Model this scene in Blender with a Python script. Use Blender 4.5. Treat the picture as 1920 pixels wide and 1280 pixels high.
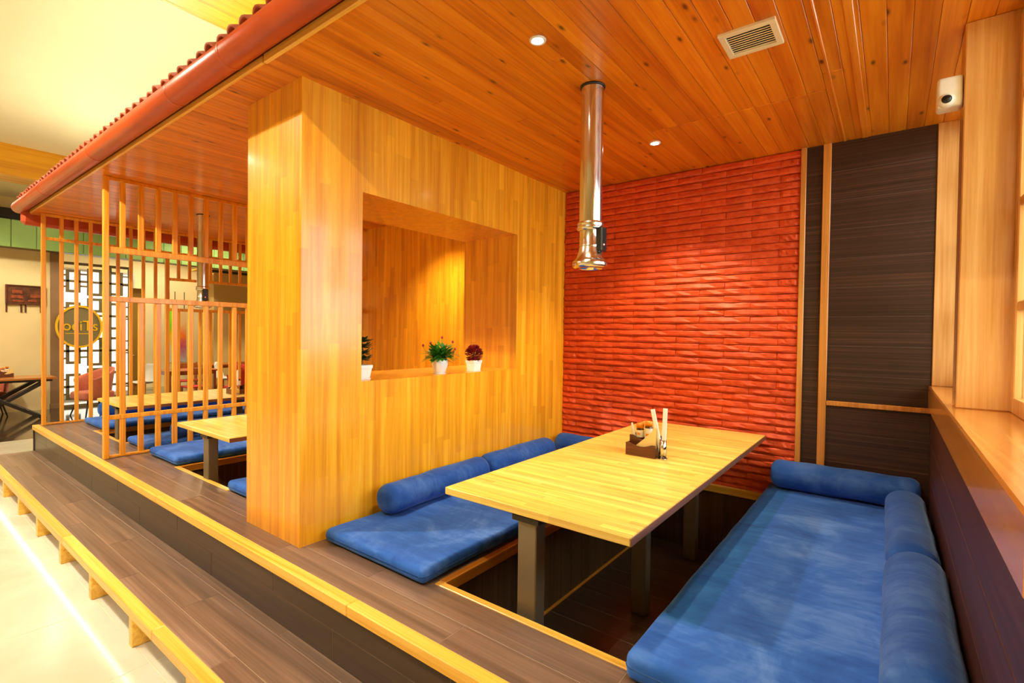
import bpy, bmesh, math, random
from mathutils import Vector, Matrix, noise
random.seed(7)
for o in list(bpy.data.objects):
    bpy.data.objects.remove(o)
SC = bpy.context.scene
COL = SC.collection
PI = math.pi

# ------------------------------------------------------------------ camera
F_PX, YAW, PITCH, ROLL = 936.38, math.radians(37.3124), math.radians(-0.9355), math.radians(0.7555)
cam_data = bpy.data.cameras.new('camera')
cam_data.sensor_width = 36.0
cam_data.lens = F_PX / 1920 * 36.0
cam_data.clip_start = 0.02
cam = bpy.data.objects.new('camera', cam_data)
COL.objects.link(cam)
fw = Vector((-math.sin(YAW) * math.cos(PITCH), math.cos(YAW) * math.cos(PITCH), math.sin(PITCH)))
rt = Vector((math.cos(YAW), math.sin(YAW), 0))
up = rt.cross(fw)
r2 = rt * math.cos(ROLL) + up * math.sin(ROLL)
u2 = -rt * math.sin(ROLL) + up * math.cos(ROLL)
m = Matrix((r2, u2, -fw)).transposed().to_4x4()
m.translation = Vector((0, 0, 1.12))
cam.matrix_world = m
SC.camera = cam

# ------------------------------------------------------------------ world, view
world = bpy.data.worlds.new('daylight')
SC.world = world
world.use_nodes = True
bg = world.node_tree.nodes['Background']
bg.inputs[0].default_value = (0.86, 0.93, 1.0, 1)
bg.inputs[1].default_value = 12.0
SC.view_settings.view_transform = 'Standard'
SC.view_settings.look = 'None'
SC.view_settings.gamma = 1.0
SC.view_settings.use_curve_mapping = False
SC.view_settings.exposure = 0.0
SC.cycles.use_denoising = True
SC.cycles.max_bounces = 7
SC.cycles.diffuse_bounces = 4
SC.cycles.glossy_bounces = 3
SC.cycles.transmission_bounces = 4
SC.cycles.caustics_reflective = False
SC.cycles.caustics_refractive = False
SC.cycles.sample_clamp_indirect = 6.0

WARM = (1.0, 0.84, 0.56)
AMBER = (1.0, 0.82, 0.50)

def lamp(name, kind, loc, energy, color=WARM, rot=(0, 0, 0), **kw):
    d = bpy.data.lights.new(name, kind)
    d.energy = energy
    d.color = color
    for k, v in kw.items():
        setattr(d, k, v)
    o = bpy.data.objects.new(name, d)
    o.location = loc
    o.rotation_euler = rot
    COL.objects.link(o)
    return o

# portals guide the daylight through the real window openings
for (y0, y1) in ((1.22, 2.72), (2.94, 3.9)):
    p = lamp('window_portal', 'AREA', (0.50, (y0 + y1) / 2, 1.6), 1.0, (1, 1, 1), (0, PI / 2, 0), shape='RECTANGLE', size=1.5, size_y=y1 - y0)
    p.data.cycles.is_portal = True

# ------------------------------------------------------------------ materials
MATS = {}

class NT:
    def __init__(self, name):
        self.m = bpy.data.materials.new(name)
        self.m.use_nodes = True
        self.t = self.m.node_tree
        self.b = self.t.nodes['Principled BSDF']
        MATS[name] = self.m
    def n(self, typ, **kw):
        nd = self.t.nodes.new(typ)
        for k, v in kw.items():
            if k.startswith('i_'):
                nd.inputs[int(k[2:]) if k[2:].isdigit() else k[2:].replace('_', ' ')].default_value = v
            else:
                setattr(nd, k, v)
        return nd
    def l(self, a, b):
        self.t.links.new(a, b)
    def math(self, op, a, b=None, c=None):
        nd = self.n('ShaderNodeMath', operation=op)
        for i, v in enumerate((a, b, c)):
            if v is None:
                continue
            if hasattr(v, 'links'):
                self.l(v, nd.inputs[i])
            else:
                nd.inputs[i].default_value = v
        return nd.outputs[0]
    def mix(self, fac, a, b, mode='MIX'):
        nd = self.n('ShaderNodeMix', data_type='RGBA', blend_type=mode)
        for s, v in ((nd.inputs[0], fac), (nd.inputs[6], a), (nd.inputs[7], b)):
            if hasattr(v, 'links'):
                self.l(v, s)
            elif isinstance(v, (int, float)):
                s.default_value = v
            else:
                s.default_value = (*v[:3], 1)
        return nd.outputs[2]
    def ramp(self, fac, stops, interp='LINEAR'):
        nd = self.n('ShaderNodeValToRGB')
        cr = nd.color_ramp
        cr.interpolation = interp
        while len(cr.elements) < len(stops):
            cr.elements.new(0.5)
        for e, (p, c) in zip(cr.elements, stops):
            e.position = p
            e.color = (*c[:3], 1) if not isinstance(c, (int, float)) else (c, c, c, 1)
        self.l(fac, nd.inputs[0])
        return nd.outputs[0]
    def pos(self):
        return self.n('ShaderNodeNewGeometry').outputs['Position']
    def obj(self):
        return self.n('ShaderNodeTexCoord').outputs['Object']
    def rnd(self):
        return self.n('ShaderNodeObjectInfo').outputs['Random']
    def scale(self, v, s, off=None):
        nd = self.n('ShaderNodeVectorMath', operation='MULTIPLY')
        self.l(v, nd.inputs[0])
        nd.inputs[1].default_value = s
        out = nd.outputs[0]
        if off is not None:
            a = self.n('ShaderNodeVectorMath', operation='ADD')
            self.l(out, a.inputs[0])
            self.l(off, a.inputs[1])
            out = a.outputs[0]
        return out
    def noise(self, v, scale=1.0, detail=3.0, rough=0.55, dist=0.0):
        nd = self.n('ShaderNodeTexNoise')
        self.l(v, nd.inputs['Vector'])
        nd.inputs['Scale'].default_value = scale
        nd.inputs['Detail'].default_value = detail
        nd.inputs['Roughness'].default_value = rough
        nd.inputs['Distortion'].default_value = dist
        return nd.outputs['Fac']
    def bump(self, h, strength=0.2, dist=0.01):
        nd = self.n('ShaderNodeBump')
        nd.inputs['Strength'].default_value = strength
        nd.inputs['Distance'].default_value = dist
        self.l(h, nd.inputs['Height'])
        self.l(nd.outputs[0], self.b.inputs['Normal'])
    def col(self, c):
        if hasattr(c, 'links'):
            self.l(c, self.b.inputs['Base Color'])
        else:
            self.b.inputs['Base Color'].default_value = (*c[:3], 1)
    def set(self, rough=0.5, metal=0.0, spec=0.5, coat=0.0, coat_rough=0.1, sheen=0.0):
        self.b.inputs['Roughness'].default_value = rough
        self.b.inputs['Metallic'].default_value = metal
        self.b.inputs['Specular IOR Level'].default_value = spec
        self.b.inputs['Coat Weight'].default_value = coat
        self.b.inputs['Coat Roughness'].default_value = coat_rough
        self.b.inputs['Sheen Weight'].default_value = sheen

def srgb(r, g, b):
    f = lambda c: (c / 255 / 12.92) if c / 255 <= 0.04045 else ((c / 255 + 0.055) / 1.055) ** 2.4
    return (f(r), f(g), f(b))

def plain(name, c, rough=0.5, metal=0.0, spec=0.5, var=0.06, vscale=6.0, bump=0.0, coat=0.0, sheen=0.0):
    t = NT(name)
    v = t.pos()
    n = t.noise(v, vscale, 3)
    lo = tuple(max(0, x * (1 - var)) for x in c)
    hi = tuple(min(1, x * (1 + var)) for x in c)
    t.col(t.ramp(n, [(0.3, lo), (0.7, hi)]))
    t.set(rough, metal, spec, coat, 0.1, sheen)
    if bump:
        t.bump(t.noise(v, 60, 3), bump, 0.003)
    return t.m

def emit(name, c, strength):
    t = NT(name)
    t.col((0.8, 0.8, 0.8))
    t.b.inputs['Emission Color'].default_value = (*c, 1)
    t.b.inputs['Emission Strength'].default_value = strength
    return t.m

def wood(name, dark, mid, light, axis='Y', across=16.0, along=0.9, rough=0.35, coat=0.0, knots=0.0, var=0.3, stave=None, spec=0.5, bump=0.05):
    """grain runs along AXIS; stave=(plane axes, length, width) adds a glued-up pattern of staves"""
    t = NT(name)
    r = t.rnd()
    off = t.n('ShaderNodeCombineXYZ')
    for i in range(3):
        t.l(t.math('MULTIPLY', r, 37.0 + 11 * i), off.inputs[i])
    p = t.pos()
    i = 'XYZ'.index(axis)
    sc = [across] * 3
    sc[i] = along
    v = t.scale(p, sc, off.outputs[0])
    n1 = t.noise(v, 1.0, 5, 0.6, 0.6)
    sc2 = [across * 5] * 3
    sc2[i] = along * 2
    n2 = t.noise(t.scale(p, sc2, off.outputs[0]), 1.0, 2, 0.5)
    f = t.math('ADD', t.math('MULTIPLY', n1, 0.75), t.math('MULTIPLY', n2, 0.25))
    c = t.ramp(f, [(0.30, dark), (0.50, mid), (0.68, light)])
    tint = t.math('ADD', t.math('MULTIPLY', r, var), 1 - var / 2)
    if stave:
        (a, b), ln, wd = stave
        s = t.n('ShaderNodeSeparateXYZ')
        t.l(p, s.inputs[0])
        def comp(spec_):
            out = None
            for ch in spec_:
                q = s.outputs['XYZ'.index(ch)]
                out = q if out is None else t.math('ADD', out, q)
            return out
        cv = t.n('ShaderNodeCombineXYZ')
        ub = comp(b)
        row = t.math('FLOOR', t.math('DIVIDE', ub, wd))
        wn = t.n('ShaderNodeTexWhiteNoise', noise_dimensions='1D')
        t.l(row, wn.inputs['W'])
        ua = t.math('ADD', t.math('DIVIDE', comp(a), ln), t.math('MULTIPLY', wn.outputs[0], 7.3))
        cell = t.math('FLOOR', ua)
        w2 = t.n('ShaderNodeTexWhiteNoise', noise_dimensions='2D')
        t.l(row, cv.inputs[0])
        t.l(cell, cv.inputs[1])
        t.l(cv.outputs[0], w2.inputs['Vector'])
        tint = t.math('ADD', t.math('MULTIPLY', w2.outputs[0], var), 1 - var / 2)
    tv = t.n('ShaderNodeCombineXYZ')
    t.l(tint, tv.inputs[0])
    t.l(t.math('POWER', tint, 1.35), tv.inputs[1])
    t.l(t.math('POWER', tint, 1.6), tv.inputs[2])
    c = t.mix(1.0, c, tv.outputs[0], 'MULTIPLY')
    if knots:
        ks = [13.0] * 3
        ks[i] = 5.0
        vo = t.n('ShaderNodeTexVoronoi')
        kd = t.scale(p, ks, off.outputs[0])
        t.l(kd, vo.inputs['Vector'])
        vo.inputs['Scale'].default_value = 1.0
        msk = t.math('GREATER_THAN', t.n('ShaderNodeSeparateColor').outputs[0], 1 - knots)
        sep = msk.node.inputs[0].links[0].from_node
        t.l(vo.outputs['Color'], sep.inputs[0])
        k = t.ramp(vo.outputs['Distance'], [(0.07, 1.0), (0.12, 0.4), (0.2, 0.0)])
        c = t.mix(t.math('MULTIPLY', t.math('MULTIPLY', k, msk), 0.92), c, tuple(x * 0.22 for x in dark))
    t.col(c)
    t.set(rough, 0, spec, coat, 0.12)
    if bump:
        t.bump(f, bump, 0.004)
    return t.m

# pine ceiling boards, run along Y
wood('pine_ceiling', srgb(176, 82, 8), srgb(218, 124, 16), srgb(234, 150, 32), 'Y', 16, 0.8, 0.32, 0.25, 0.6, 0.26)
wood('pine_batten_y', srgb(196, 98, 14), srgb(224, 130, 26), srgb(240, 156, 44), 'Y', 20, 1.0, 0.3, 0.3)
# glued-up yellow board of the partition
wood('laminated_board', srgb(208, 126, 16), srgb(236, 160, 28), srgb(248, 186, 52), 'Z', 22, 0.9, 0.28, 0.25, 0, 0.20, (('Z', 'XY'), 0.52, 0.062))
wood('table_board', srgb(200, 156, 60), srgb(226, 190, 86), srgb(240, 210, 118), 'X', 26, 1.2, 0.36, 0.15, 0, 0.24, (('X', 'Y'), 0.34, 0.030))
wood('lattice_wood', srgb(206, 126, 28), srgb(232, 156, 40), srgb(244, 180, 66), 'Z', 30, 1.2, 0.35, 0.15, 0, 0.22)
wood('trim_wood', srgb(216, 150, 44), srgb(240, 186, 72), srgb(250, 206, 104), 'X', 40, 1.0, 0.3, 0.2, 0, 0.12)
wood('trim_wood_y', srgb(190, 112, 24), srgb(216, 140, 42), srgb(234, 164, 66), 'Y', 40, 1.0, 0.3, 0.2, 0, 0.12)
wood('batten_wood', srgb(176, 106, 34), srgb(204, 134, 54), srgb(220, 154, 76), 'Z', 40, 1.0, 0.35, 0.1, 0, 0.1)
wood('window_wood', srgb(188, 126, 62), srgb(216, 160, 92), srgb(230, 182, 118), 'Z', 24, 1.0, 0.25, 0.4, 0, 0.1)
wood('sill_wood', srgb(170, 98, 32), srgb(198, 126, 48), srgb(216, 150, 72), 'Y', 18, 0.9, 0.25, 0.5, 0.1, 0.1)
wood('edge_band', srgb(96, 56, 32), srgb(120, 74, 44), srgb(140, 90, 58), 'Y', 30, 1.0, 0.4)
wood('floor_plank', srgb(86, 66, 54), srgb(118, 93, 78), srgb(148, 118, 100), 'X', 22, 0.7, 0.32, 0.12, 0, 0.22)
wood('riser_plank', srgb(50, 38, 28), srgb(66, 50, 36), srgb(82, 62, 44), 'X', 22, 0.7, 0.3, 0.15, 0, 0.15)
wood('dark_board', srgb(36, 21, 14), srgb(56, 34, 22), srgb(84, 54, 38), 'X', 90, 0.6, 0.4, 0.0, 0, 0.15, None, 0.35)
wood('dark_board_y', srgb(42, 20, 14), srgb(62, 32, 24), srgb(84, 46, 34), 'Y', 50, 0.6, 0.45, 0.0, 0, 0.15, None, 0.3)
wood('pit_board', srgb(60, 40, 22), srgb(84, 58, 32), srgb(104, 74, 44), 'Z', 30, 0.7, 0.35, 0.1, 0, 0.2)
wood('beam_wood', srgb(196, 126, 12), srgb(228, 164, 20), srgb(244, 188, 36), 'Y', 9, 0.5, 0.4, 0.1, 0.12, 0.1)
wood('caddy_wood', srgb(70, 34, 16), srgb(98, 50, 24), srgb(124, 66, 34), 'X', 60, 3, 0.4)
wood('far_table_wood', srgb(150, 82, 20), srgb(196, 120, 36), srgb(214, 142, 56), 'Y', 20, 1.0, 0.3, 0.3)
wood('chair_wood', srgb(130, 62, 20), srgb(160, 82, 30), srgb(184, 104, 44), 'Z', 40, 2, 0.35)
plain('grout', srgb(166, 140, 118), 0.7)
plain('tile_grout', srgb(200, 188, 156), 0.7)
plain('dark_grout', srgb(78, 54, 38), 0.7)
plain('ceiling_gap', srgb(150, 76, 14), 0.8)
plain('brick_gap', srgb(120, 24, 8), 0.85)
plain('gap_shade_dark', srgb(30, 22, 16), 0.7)
t = NT('red_brick')
p = t.pos()
n = t.noise(p, 26, 4)
c = t.ramp(n, [(0.3, srgb(196, 62, 20)), (0.7, srgb(220, 84, 30))])
tn = t.math('ADD', t.math('MULTIPLY', t.rnd(), 0.16), 0.92)
tv = t.n('ShaderNodeCombineXYZ')
for i in range(3):
    t.l(tn, tv.inputs[i])
t.col(t.mix(1.0, c, tv.outputs[0], 'MULTIPLY'))
t.set(0.5, 0, 0.4)
t.bump(t.noise(p, 70, 3), 0.15, 0.004)
plain('terracotta', srgb(184, 72, 26), 0.35, 0, 0.5, 0.08, 5)
plain('tile_clay', srgb(176, 84, 50), 0.6, 0, 0.4, 0.2, 8)
plain('cream_paint', srgb(234, 214, 160), 0.6, 0, 0.3, 0.03, 2)
plain('ceiling_paint', srgb(240, 231, 192), 0.7, 0, 0.3, 0.03, 1)
plain('tan_paint', srgb(206, 170, 106), 0.6, 0, 0.3, 0.03, 2)
plain('green_paint', srgb(128, 156, 84), 0.6, 0, 0.3, 0.06, 2)
plain('black_metal', srgb(52, 44, 36), 0.4, 0.3, 0.5, 0.1)
plain('table_leg_metal', srgb(118, 104, 82), 0.35, 0.35, 0.5, 0.06)
plain('white_plastic', srgb(236, 232, 222), 0.35)
plain('ivory_plastic', srgb(232, 214, 176), 0.45)
plain('vent_dark', srgb(96, 62, 34), 0.7)
plain('black_plastic', srgb(26, 24, 22), 0.25)
plain('white_ceramic', srgb(242, 240, 232), 0.25, 0, 0.5, 0.02, 8, 0, 0.3)
plain('soil', srgb(60, 40, 24), 0.9)
plain('leaf_green', srgb(58, 128, 30), 0.45, 0, 0.4, 0.45, 40)
plain('leaf_dark', srgb(44, 62, 26), 0.5, 0, 0.4, 0.4, 40)
plain('leaf_red', srgb(140, 20, 26), 0.55, 0, 0.4, 0.4, 40)
plain('bud_red', srgb(160, 40, 34), 0.5)
plain('paper_napkin', srgb(240, 206, 126), 0.8)
plain('paper_white', srgb(244, 242, 238), 0.7)
plain('orange_cap', srgb(236, 140, 20), 0.35)
plain('label_white', srgb(238, 228, 196), 0.5)
plain('brown_glass', srgb(90, 44, 16), 0.15)
plain('pink_fabric', srgb(196, 110, 84), 0.8, 0, 0.3, 0.1, 30, 0, 0, 0.2)
plain('red_fabric', srgb(186, 44, 34), 0.7, 0, 0.3, 0.1, 30)
plain('olive_metal', srgb(120, 108, 78), 0.5, 0.2)
plain('brown_column', srgb(140, 108, 76), 0.6)
plain('sign_grey', srgb(126, 114, 74), 0.6)
plain('sign_yellow', srgb(236, 186, 22), 0.4)
plain('board_brown', srgb(92, 50, 20), 0.6, 0, 0.4, 0.5, 12)
plain('board_red', srgb(140, 66, 32), 0.6, 0, 0.4, 0.4, 20)
plain('outdoor_ground', srgb(150, 150, 140), 0.9)
plain('hedge_green', srgb(70, 110, 50), 0.8, 0, 0.3, 0.4, 9)
plain('far_door_wood', srgb(150, 112, 30), 0.5)
emit('lamp_glow', (1.0, 0.90, 0.68), 60.0)
emit('led_glow', (1.0, 0.97, 0.90), 14.0)
emit('cove_glow', (1.0, 0.93, 0.68), 40.0)
emit('backlight_glow', (1.0, 0.98, 0.84), 1.4)  # glow of the panel added behind the fretwork
emit('red_led', (1.0, 0.05, 0.02), 6.0)

t = NT('stainless')
n = t.noise(t.scale(t.pos(), (60, 60, 1)), 1, 2)
t.col((0.78, 0.76, 0.72))
t.l(t.ramp(n, [(0.3, 0.10), (0.7, 0.22)]), t.b.inputs['Roughness'])
t.b.inputs['Metallic'].default_value = 1.0

t = NT('hall_tile')
p = t.pos()
n = t.noise(p, 1.6, 5, 0.6, 0.5)
c = t.ramp(n, [(0.3, srgb(184, 176, 152)), (0.7, srgb(208, 202, 182))])
t.col(c)
t.set(0.17, 0, 0.5, 0.0, 0.06)
t = NT('dark_hall_tile')
n = t.noise(t.scale(t.pos(), (8, 0.8, 1)), 1, 4)
t.col(t.ramp(n, [(0.3, srgb(62, 48, 34)), (0.7, srgb(92, 70, 48))]))
t.set(0.12, 0, 0.5, 0.5, 0.05)

def velvet(name, strip=False, k=1.0):
    t = NT(name)
    p = t.pos()
    r = t.rnd()
    off = t.n('ShaderNodeCombineXYZ')
    t.l(t.math('MULTIPLY', r, 20.0), off.inputs[0])
    n1 = t.noise(t.scale(p, (1, 1, 1), off.outputs[0]), 3.2, 4, 0.6, 1.2)
    n2 = t.noise(t.scale(p, (5, 30, 20), off.outputs[0]), 1.0, 3, 0.6, 0.4)
    f = t.math('ADD', t.math('MULTIPLY', n1, 0.72), t.math('MULTIPLY', n2, 0.28))
    c = t.ramp(f, [(0.28, tuple(x * k for x in srgb(24, 72, 160))), (0.5, tuple(x * k for x in srgb(46, 100, 196))), (0.74, tuple(x * k for x in srgb(98, 144, 226)))])
    if strip:
        s = t.n('ShaderNodeSeparateXYZ')
        t.l(p, s.inputs[0])
        def edge(v, e0, e1):
            mr = t.n('ShaderNodeMapRange', interpolation_type='SMOOTHSTEP')
            t.l(v, mr.inputs[0])
            mr.inputs[1].default_value, mr.inputs[2].default_value = e0, e1
            return mr.outputs[0]
        a = t.math('SUBTRACT', 1.0, edge(t.math('ADD', s.outputs[0], t.math('MULTIPLY', n2, 0.03)), -0.515, -0.495))
        b = t.math('MULTIPLY', edge(t.math('ADD', s.outputs[1], t.math('MULTIPLY', n1, 0.12)), 1.82, 1.87), 0.8)
        c = t.mix(t.math('MULTIPLY', a, b), c, t.ramp(f, [(0.3, srgb(8, 66, 128)), (0.7, srgb(26, 104, 172))]))
    t.col(c)
    t.set(0.8, 0, 0.2, 0, 0.1, 0.28)
    t.b.inputs['Sheen Roughness'].default_value = 0.4
    t.b.inputs['Sheen Tint'].default_value = (0.45, 0.62, 1.0, 1)
    t.bump(t.noise(p, 26, 4, 0.6, 0.6), 0.25, 0.01)
    return t.m
velvet('blue_velvet')
velvet('blue_velvet_strip', True)
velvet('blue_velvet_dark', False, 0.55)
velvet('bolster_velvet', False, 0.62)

t = NT('clear_glass')
tr = t.n('ShaderNodeBsdfTransparent')
tr.inputs[0].default_value = (0.95, 0.98, 0.97, 1)
gl = t.n('ShaderNodeBsdfGlossy')
gl.inputs['Roughness'].default_value = 0.03
lw = t.n('ShaderNodeLayerWeight')
lw.inputs[0].default_value = 0.5
refl = t.math('ADD', t.math('MULTIPLY', t.math('POWER', lw.outputs['Facing'], 4.0), 0.45), 0.02)
mx = t.n('ShaderNodeMixShader')
t.l(refl, mx.inputs[0])
t.l(tr.outputs[0], mx.inputs[1])
t.l(gl.outputs[0], mx.inputs[2])
t.l(mx.outputs[0], t.t.nodes['Material Output'].inputs[0])

t = NT('poster_print')
p = t.pos()
s = t.n('ShaderNodeSeparateXYZ')
t.l(p, s.inputs[0])
vo = t.n('ShaderNodeTexVoronoi')
t.l(t.scale(p, (1, 6, 4)), vo.inputs['Vector'])
zz = t.math('ADD', t.math('MULTIPLY', s.outputs[2], 0.5), t.math('MULTIPLY', t.noise(p, 7, 2), 0.2))
c1 = t.ramp(zz, [(0.15, srgb(220, 224, 214)), (0.42, srgb(230, 210, 150)), (0.55, srgb(244, 190, 20)), (0.70, srgb(120, 210, 30)), (0.85, srgb(150, 230, 40))])
c2 = t.ramp(zz, [(0.15, srgb(190, 200, 210)), (0.40, srgb(200, 80, 120)), (0.55, srgb(240, 120, 30)), (0.75, srgb(230, 190, 130))])
t.col(t.mix(t.math('GREATER_THAN', s.outputs[1], 5.62), c1, c2))
t.set(0.4)

# ------------------------------------------------------------------ mesh helpers
class MB:
    def __init__(self):
        self.v, self.f, self.s = [], [], []
    def add(self, vs, fs, smooth=False):
        o = len(self.v)
        self.v += [tuple(x) for x in vs]
        self.f += [tuple(i + o for i in q) for q in fs]
        self.s += [smooth] * len(fs)
        return self
    def box(self, x0, x1, y0, y1, z0, z1, c=0.0):
        x0, x1 = min(x0, x1), max(x0, x1)
        y0, y1 = min(y0, y1), max(y0, y1)
        z0, z1 = min(z0, z1), max(z0, z1)
        if c <= 0:
            vs = [(x, y, z) for z in (z0, z1) for y in (y0, y1) for x in (x0, x1)]
            return self.add(vs, [(0, 2, 3, 1), (4, 5, 7, 6), (0, 1, 5, 4), (2, 6, 7, 3), (0, 4, 6, 2), (1, 3, 7, 5)])
        c = min(c, (x1 - x0) * 0.45, (y1 - y0) * 0.45, (z1 - z0) * 0.45)
        bm = bmesh.new()
        vs = [bm.verts.new((x, y, z)) for z in (z0, z1) for y in (y0, y1) for x in (x0, x1)]
        for q in [(0, 2, 3, 1), (4, 5, 7, 6), (0, 1, 5, 4), (2, 6, 7, 3), (0, 4, 6, 2), (1, 3, 7, 5)]:
            bm.faces.new([vs[i] for i in q])
        bmesh.ops.bevel(bm, geom=list(bm.edges), offset=c, segments=1, affect='EDGES')
        bm.verts.index_update()
        self.add([v.co[:] for v in bm.verts], [[v.index for v in f.verts] for f in bm.faces])
        bm.free()
        return self
    def obox(self, center, size, rot, c=0.0):
        b = MB().box(-size[0] / 2, size[0] / 2, -size[1] / 2, size[1] / 2, -size[2] / 2, size[2] / 2, c)
        mm = Matrix.Translation(Vector(center)) @ rot.to_4x4()
        return self.add([mm @ Vector(v) for v in b.v], b.f)
    def bar(self, a, b, w, d=None, c=0.0, ref=(0, 0, 1)):
        """square bar from a to b"""
        a, b = Vector(a), Vector(b)
        z = (b - a).normalized()
        x = z.cross(Vector(ref))
        if x.length < 1e-4:
            x = z.cross(Vector((0, 1, 0)))
        x.normalize()
        y = z.cross(x)
        return self.obox((a + b) / 2, (w, d or w, (b - a).length), Matrix((x, y, z)).transposed(), c)
    def lathe(self, prof, center=(0, 0, 0), axis='Z', seg=24, smooth=True, a0=0.0, a1=2 * PI):
        full = abs(a1 - a0 - 2 * PI) < 1e-6
        n = seg if full else seg + 1
        vs, fs = [], []
        for (r, h) in prof:
            for i in range(n):
                a = a0 + (a1 - a0) * i / seg
                u, w = r * math.cos(a), r * math.sin(a)
                q = {'Z': (u, w, h), 'X': (h, u, w), 'Y': (w, h, u)}[axis]
                vs.append((q[0] + center[0], q[1] + center[1], q[2] + center[2]))
        for j in range(len(prof) - 1):
            for i in range(seg):
                k = (i + 1) % n
                fs.append((j * n + i, j * n + k, (j + 1) * n + k, (j + 1) * n + i))
        return self.add(vs, fs, smooth)
    def tube(self, pts, r, seg=10, smooth=True, radii=None):
        pts = [Vector(p) for p in pts]
        rings = []
        for i, p in enumerate(pts):
            d = (pts[min(i + 1, len(pts) - 1)] - pts[max(i - 1, 0)]).normalized()
            x = d.cross(Vector((0.13, 0.27, 0.95)))
            x.normalize()
            y = d.cross(x)
            rr = radii[i] if radii else r
            rings.append([p + x * rr * math.cos(2 * PI * k / seg) + y * rr * math.sin(2 * PI * k / seg) for k in range(seg)])
        vs = [v for q in rings for v in q]
        fs = [(i * seg + k, i * seg + (k + 1) % seg, (i + 1) * seg + (k + 1) % seg, (i + 1) * seg + k) for i in range(len(rings) - 1) for k in range(seg)]
        fs += [tuple(range(seg - 1, -1, -1)), tuple((len(rings) - 1) * seg + k for k in range(seg))]
        return self.add(vs, fs, smooth)
    def disc(self, r, center, axis='Z', seg=24):
        vs = []
        for i in range(seg):
            a = 2 * PI * i / seg
            u, w = r * math.cos(a), r * math.sin(a)
            q = {'Z': (u, w, 0), 'X': (0, u, w), 'Y': (w, 0, u)}[axis]
            vs.append((q[0] + center[0], q[1] + center[1], q[2] + center[2]))
        return self.add(vs, [tuple(range(seg))])
    def rbox(self, x0, x1, y0, y1, z0, z1, r, nx=16, ny=16, lump=0.0, seed=0.0, seg=4):
        """soft cushion: rounded box with a lumpy top"""
        def axis(a, b, n):
            e = [a + r * (1 - math.cos(PI / 2 * i / seg)) for i in range(seg)]
            mid = [a + r + (b - a - 2 * r) * i / n for i in range(n + 1)]
            return e + mid + [a + b - q for q in reversed(e)]
        xs, ys, zs = axis(x0, x1, nx), axis(y0, y1, ny), axis(z0, z1, 1)
        idx, vs, fs = {}, [], []
        def V(i, j, k):
            key = (i, j, k)
            if key not in idx:
                p = Vector((xs[i], ys[j], zs[k]))
                q = Vector((min(max(p.x, x0 + r), x1 - r), min(max(p.y, y0 + r), y1 - r), min(max(p.z, z0 + r), z1 - r)))
                d = p - q
                if d.length > 1e-9:
                    p = q + d.normalized() * r
                if lump:
                    h = noise.noise(Vector((p.x * 3 + seed, p.y * 3, seed))) + 0.5 * noise.noise(Vector((p.x * 8, p.y * 8 + seed, seed)))
                    w = (p.z - z0) / (z1 - z0)
                    p.z += lump * h * w
                    p.x += lump * 0.7 * noise.noise(Vector((p.y * 5 + seed, p.z * 5, 3.3)))
                    p.y += lump * 0.7 * noise.noise(Vector((p.x * 5 + seed, p.z * 5, 7.3)))
                idx[key] = len(vs)
                vs.append(p[:])
            return idx[key]
        X, Y, Z = len(xs) - 1, len(ys) - 1, len(zs) - 1
        for i in range(X):
            for j in range(Y):
                fs.append((V(i, j, 0), V(i, j + 1, 0), V(i + 1, j + 1, 0), V(i + 1, j, 0)))
                fs.append((V(i, j, Z), V(i + 1, j, Z), V(i + 1, j + 1, Z), V(i, j + 1, Z)))
        for k in range(Z):
            for i in range(X):
                fs.append((V(i, 0, k), V(i + 1, 0, k), V(i + 1, 0, k + 1), V(i, 0, k + 1)))
                fs.append((V(i, Y, k), V(i, Y, k + 1), V(i + 1, Y, k + 1), V(i + 1, Y, k)))
            for j in range(Y):
                fs.append((V(0, j, k), V(0, j, k + 1), V(0, j + 1, k + 1), V(0, j + 1, k)))
                fs.append((V(X, j, k), V(X, j + 1, k), V(X, j + 1, k + 1), V(X, j, k + 1)))
        return self.add(vs, fs, True)
    def mesh(self, name, mat):
        me = bpy.data.meshes.new(name)
        me.from_pydata(self.v, [], self.f)
        me.polygons.foreach_set('use_smooth', self.s)
        me.materials.append(MATS[mat])
        me.update()
        return me

def link(name, me, parent=None, loc=None):
    o = bpy.data.objects.new(name, me)
    COL.objects.link(o)
    if parent is not None:
        o.parent = parent
    if loc is not None:
        o.location = loc
    return o

def tag(o, label=None, cat=None, group=None, kind=None):
    if label: o['label'] = label
    if cat: o['category'] = cat
    if group: o['group'] = group
    if kind: o['kind'] = kind
    return o

def thing(name, label, cat, loc=(0, 0, 0), rz=0.0, group=None):
    o = bpy.data.objects.new(name, None)
    o.empty_display_size = 0.1
    COL.objects.link(o)
    o.location = loc
    o.rotation_euler = (0, 0, rz)
    return tag(o, label, cat, group)

def part(root, name, mb, mat, world_coords=False, recalc=False):
    """mesh part of ROOT; with world_coords the vertices are given in world space (ROOT unrotated)"""
    if world_coords:
        L = root
        off = Vector((0, 0, 0))
        while L is not None:
            off += Vector(L.location)
            L = L.parent
        mb.v = [(v[0] - off.x, v[1] - off.y, v[2] - off.z) for v in mb.v]
    me = mb.mesh(name, mat)
    if recalc:
        bm = bmesh.new()
        bm.from_mesh(me)
        bmesh.ops.recalc_face_normals(bm, faces=bm.faces)
        bm.to_mesh(me)
        bm.free()
    return link(name, me, root)

def struct(name, mb, mat, label=None):
    o = link(name, mb.mesh(name, mat))
    return tag(o, label, None, None, 'structure')

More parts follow.
